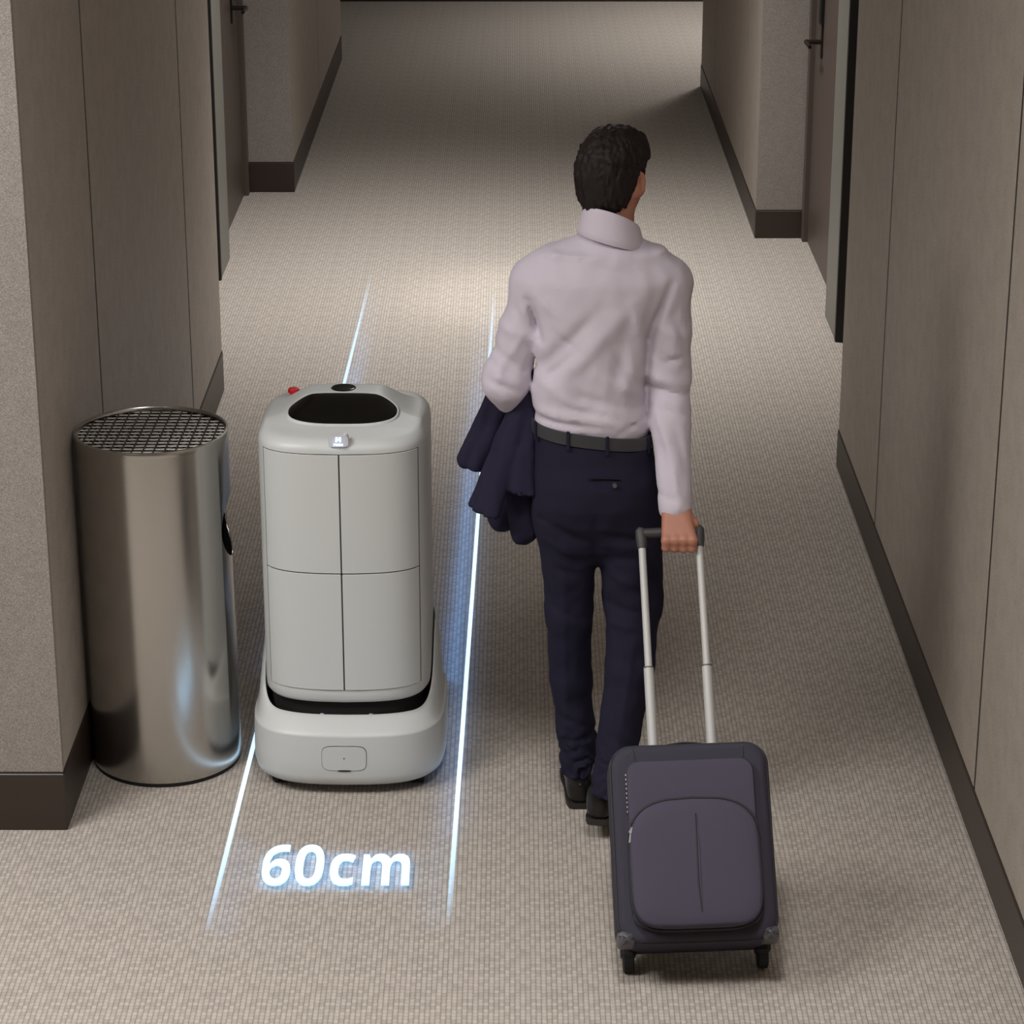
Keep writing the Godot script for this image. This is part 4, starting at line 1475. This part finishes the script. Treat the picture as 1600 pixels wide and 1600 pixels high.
func fill_creases() -> void:
	# folds on the back of the shirt: from, to, height (+ ridge, - furrow), width
	for c in [
		[0.028, 1.535, 0.16, 1.545, 0.0035, 0.006], [0.16, 1.545, 0.30, 1.515, 0.003, 0.006],
		[0.030, 1.43, 0.062, 1.33, -0.012, 0.010], [0.055, 1.45, 0.10, 1.40, 0.004, 0.012],
		[0.21, 1.42, 0.075, 1.27, -0.007, 0.018], [0.26, 1.40, 0.10, 1.22, 0.006, 0.020],
		[0.385, 1.47, 0.335, 1.33, -0.009, 0.010], [0.335, 1.33, 0.325, 1.20, -0.004, 0.010],
		[0.29, 1.43, 0.315, 1.33, 0.005, 0.014], [0.27, 1.36, 0.25, 1.20, -0.006, 0.022],
		[0.05, 1.13, 0.20, 1.115, -0.006, 0.009], [0.06, 1.105, 0.26, 1.085, -0.005, 0.007], [0.07, 1.15, 0.31, 1.12, 0.005, 0.012],
		[0.10, 1.21, 0.31, 1.155, -0.005, 0.014], [0.05, 1.24, 0.16, 1.17, 0.006, 0.016], [0.20, 1.25, 0.32, 1.19, 0.005, 0.014], [0.05, 1.10, 0.13, 1.085, 0.005, 0.007],
		[0.335, 1.205, 0.43, 1.185, -0.008, 0.008], [0.33, 1.24, 0.44, 1.21, 0.006, 0.012], [0.345, 1.30, 0.42, 1.25, -0.006, 0.012], [0.36, 1.36, 0.42, 1.33, 0.005, 0.014],
		[0.345, 1.17, 0.385, 1.06, 0.006, 0.012], [0.36, 1.10, 0.40, 0.95, -0.006, 0.010], [0.385, 1.04, 0.41, 0.93, 0.005, 0.010], [0.355, 0.955, 0.40, 0.945, -0.004, 0.006],
		[-0.06, 1.30, 0.02, 1.24, -0.007, 0.012], [-0.05, 1.36, 0.03, 1.33, 0.005, 0.014], [-0.07, 1.22, 0.01, 1.19, -0.007, 0.009], [-0.03, 1.28, -0.05, 1.20, 0.006, 0.014]]:
		CREASE.append([Vector2(c[0], c[1]), Vector2(c[2], c[3]), c[4], c[5]])
	for c in [[0.09, 1.36, 0.17, 1.30, -0.004, 0.008], [0.14, 1.30, 0.07, 1.23, -0.004, 0.007], [0.24, 1.32, 0.30, 1.22, -0.004, 0.008], [0.12, 1.17, 0.22, 1.145, -0.004, 0.006], [0.22, 1.15, 0.32, 1.105, -0.004, 0.006],
		[0.08, 1.075, 0.16, 1.10, 0.004, 0.005], [0.18, 1.09, 0.30, 1.075, 0.004, 0.006], [0.26, 1.10, 0.33, 1.13, -0.004, 0.006], [0.395, 1.39, 0.43, 1.30, -0.004, 0.009], [0.36, 1.27, 0.435, 1.28, -0.004, 0.007],
		[0.365, 1.16, 0.42, 1.14, -0.004, 0.007], [0.40, 1.12, 0.43, 1.0, -0.004, 0.009], [0.0, 1.40, 0.04, 1.34, -0.004, 0.008], [-0.06, 1.26, 0.0, 1.225, -0.005, 0.007], [0.02, 1.34, -0.02, 1.27, 0.004, 0.010]]:
		CREASE.append([Vector2(c[0], c[1]), Vector2(c[2], c[3]), c[4], c[5]])
	for c in [
		[0.07, 0.86, 0.20, 0.79, -0.010, 0.014], [0.20, 0.79, 0.22, 0.74, -0.008, 0.012], [0.22, 0.83, 0.35, 0.80, -0.006, 0.010], [0.23, 0.79, 0.34, 0.785, 0.005, 0.012],
		[0.205, 0.90, 0.207, 0.80, -0.004, 0.014], [0.075, 0.80, 0.18, 0.755, 0.006, 0.012], [0.24, 0.76, 0.37, 0.735, -0.005, 0.010],
		[0.10, 0.72, 0.19, 0.69, -0.005, 0.010], [0.25, 0.70, 0.36, 0.67, 0.005, 0.012], [0.24, 0.62, 0.37, 0.585, -0.006, 0.010], [0.25, 0.57, 0.35, 0.555, 0.006, 0.010],
		[0.10, 0.60, 0.19, 0.56, -0.005, 0.010], [0.125, 0.70, 0.135, 0.25, 0.005, 0.007], [0.31, 0.54, 0.265, 0.25, 0.004, 0.008], [0.31, 0.47, 0.35, 0.40, -0.005, 0.010],
		[0.10, 0.28, 0.20, 0.24, -0.006, 0.010], [0.24, 0.29, 0.33, 0.24, -0.006, 0.010], [0.13, 0.20, 0.21, 0.215, -0.007, 0.008], [0.21, 0.22, 0.30, 0.19, -0.007, 0.009]]:
		LCREASE.append([Vector2(c[0], c[1]), Vector2(c[2], c[3]), c[4], c[5]])

# ------------------------------------------------------------------ jacket over the arm
func fan(p: Vector3, parts: Array, k: float) -> float:
	var d := 1e3
	for c in parts:
		d = smin(d, cap(p, c[0], c[1], c[2], c[3]), k)
	return d

func f_jacket(p: Vector3) -> float:
	# near fall: two pleated falls of cloth with a sharp fold between them
	var d := fan(p, [
		[Vector3(0.022, 1.185, -6.185), Vector3(-0.128, 0.84, -6.140), 0.012, 0.011],
		[Vector3(0.026, 1.190, -6.175), Vector3(-0.104, 0.84, -6.118), 0.012, 0.013],
		[Vector3(0.030, 1.195, -6.165), Vector3(-0.078, 0.84, -6.104), 0.013, 0.015],
		[Vector3(0.034, 1.200, -6.160), Vector3(-0.056, 0.83, -6.098), 0.014, 0.014]], 0.026)
	d = maxf(d, (0.868 - 0.217 * (p.x + 0.137)) - p.y)
	var n := fan(p, [
		[Vector3(0.030, 1.195, -6.180), Vector3(-0.030, 0.90, -6.120), 0.014, 0.015],
		[Vector3(0.036, 1.205, -6.170), Vector3(0.004, 0.90, -6.100), 0.014, 0.018],
		[Vector3(0.040, 1.205, -6.165), Vector3(0.036, 0.90, -6.095), 0.014, 0.018]], 0.02)
	n = maxf(n, 0.917 - 0.1 * p.x - p.y)
	d = smin(d, n, 0.005)
	# over the forearm
	d = smin(d, cap(p, Vector3(0.000, 1.155, -6.25), Vector3(0.012, 1.11, -6.40), 0.066, 0.062), 0.03)
	# outer fall: a folded sleeve hanging at the left
	var o := fan(p, [
		[Vector3(-0.046, 1.155, -6.235), Vector3(-0.128, 0.965, -6.235), 0.022, 0.026],
		[Vector3(-0.028, 1.130, -6.225), Vector3(-0.098, 0.955, -6.215), 0.026, 0.026],
		[Vector3(-0.015, 1.110, -6.235), Vector3(-0.075, 0.965, -6.235), 0.026, 0.024]], 0.008)
	o = maxf(o, -(p.y - 0.948 + 0.35 * absf(p.x + 0.115)))
	d = smin(d, o, 0.006)
	# front fall on the far side of the arm
	d = smin(d, fan(p, [[Vector3(0.0, 1.08, -6.34), Vector3(-0.03, 0.80, -6.26), 0.05, 0.045], [Vector3(0.01, 1.08, -6.40), Vector3(0.02, 0.80, -6.30), 0.045, 0.04]], 0.03), 0.02)
	# lower tail
	d = smin(d, fan(p, [[Vector3(0.008, 0.93, -6.185), Vector3(0.016, 0.785, -6.175), 0.032, 0.032], [Vector3(0.035, 0.93, -6.185), Vector3(0.034, 0.79, -6.175), 0.026, 0.026]], 0.02), 0.012)
	if d < 0.03:
		d -= fold.get_noise_3d(p.x * 2.2, p.y * 0.5, p.z * 2.2) * 0.006
	return d

func build_jacket() -> void:
	var t := thing("suit_jacket", "folded navy suit jacket draped over the man's bent forearm", "jacket", Vector3.ZERO)
	var m := MB.new()
	m.nets(f_jacket, Vector3(-0.20, 0.70, -6.50), Vector3(0.10, 1.26, -6.02), 0.0075)
	obj("folded_cloth", m.mesh(179), M.jacket, t)

# ------------------------------------------------------------------ main
func _ready() -> void:
	var cam := Camera3D.new()
	cam.name = "camera"
	cam.position = Vector3(0, 3.13, 0)
	cam.rotation_degrees = Vector3(-20.34, 0.0813, 0)
	cam.fov = 22.809
	cam.near = 0.05
	cam.far = 60.0
	add_child(cam)
	cam.current = true
	var we := WorldEnvironment.new()
	we.name = "world_environment"
	var env := Environment.new()
	env.background_mode = Environment.BG_COLOR
	env.background_color = Color(0.02, 0.02, 0.02)
	env.tonemap_mode = Environment.TONE_MAPPER_LINEAR
	env.tonemap_exposure = 1.0
	env.sdfgi_enabled = true
	env.ssao_enabled = true
	env.ssil_enabled = true
	we.environment = env
	add_child(we)
	materials()
	lights()
	build_room()
	build_bin()
	build_robot()
	build_case()
	build_person()
	build_jacket()
	build_lane()
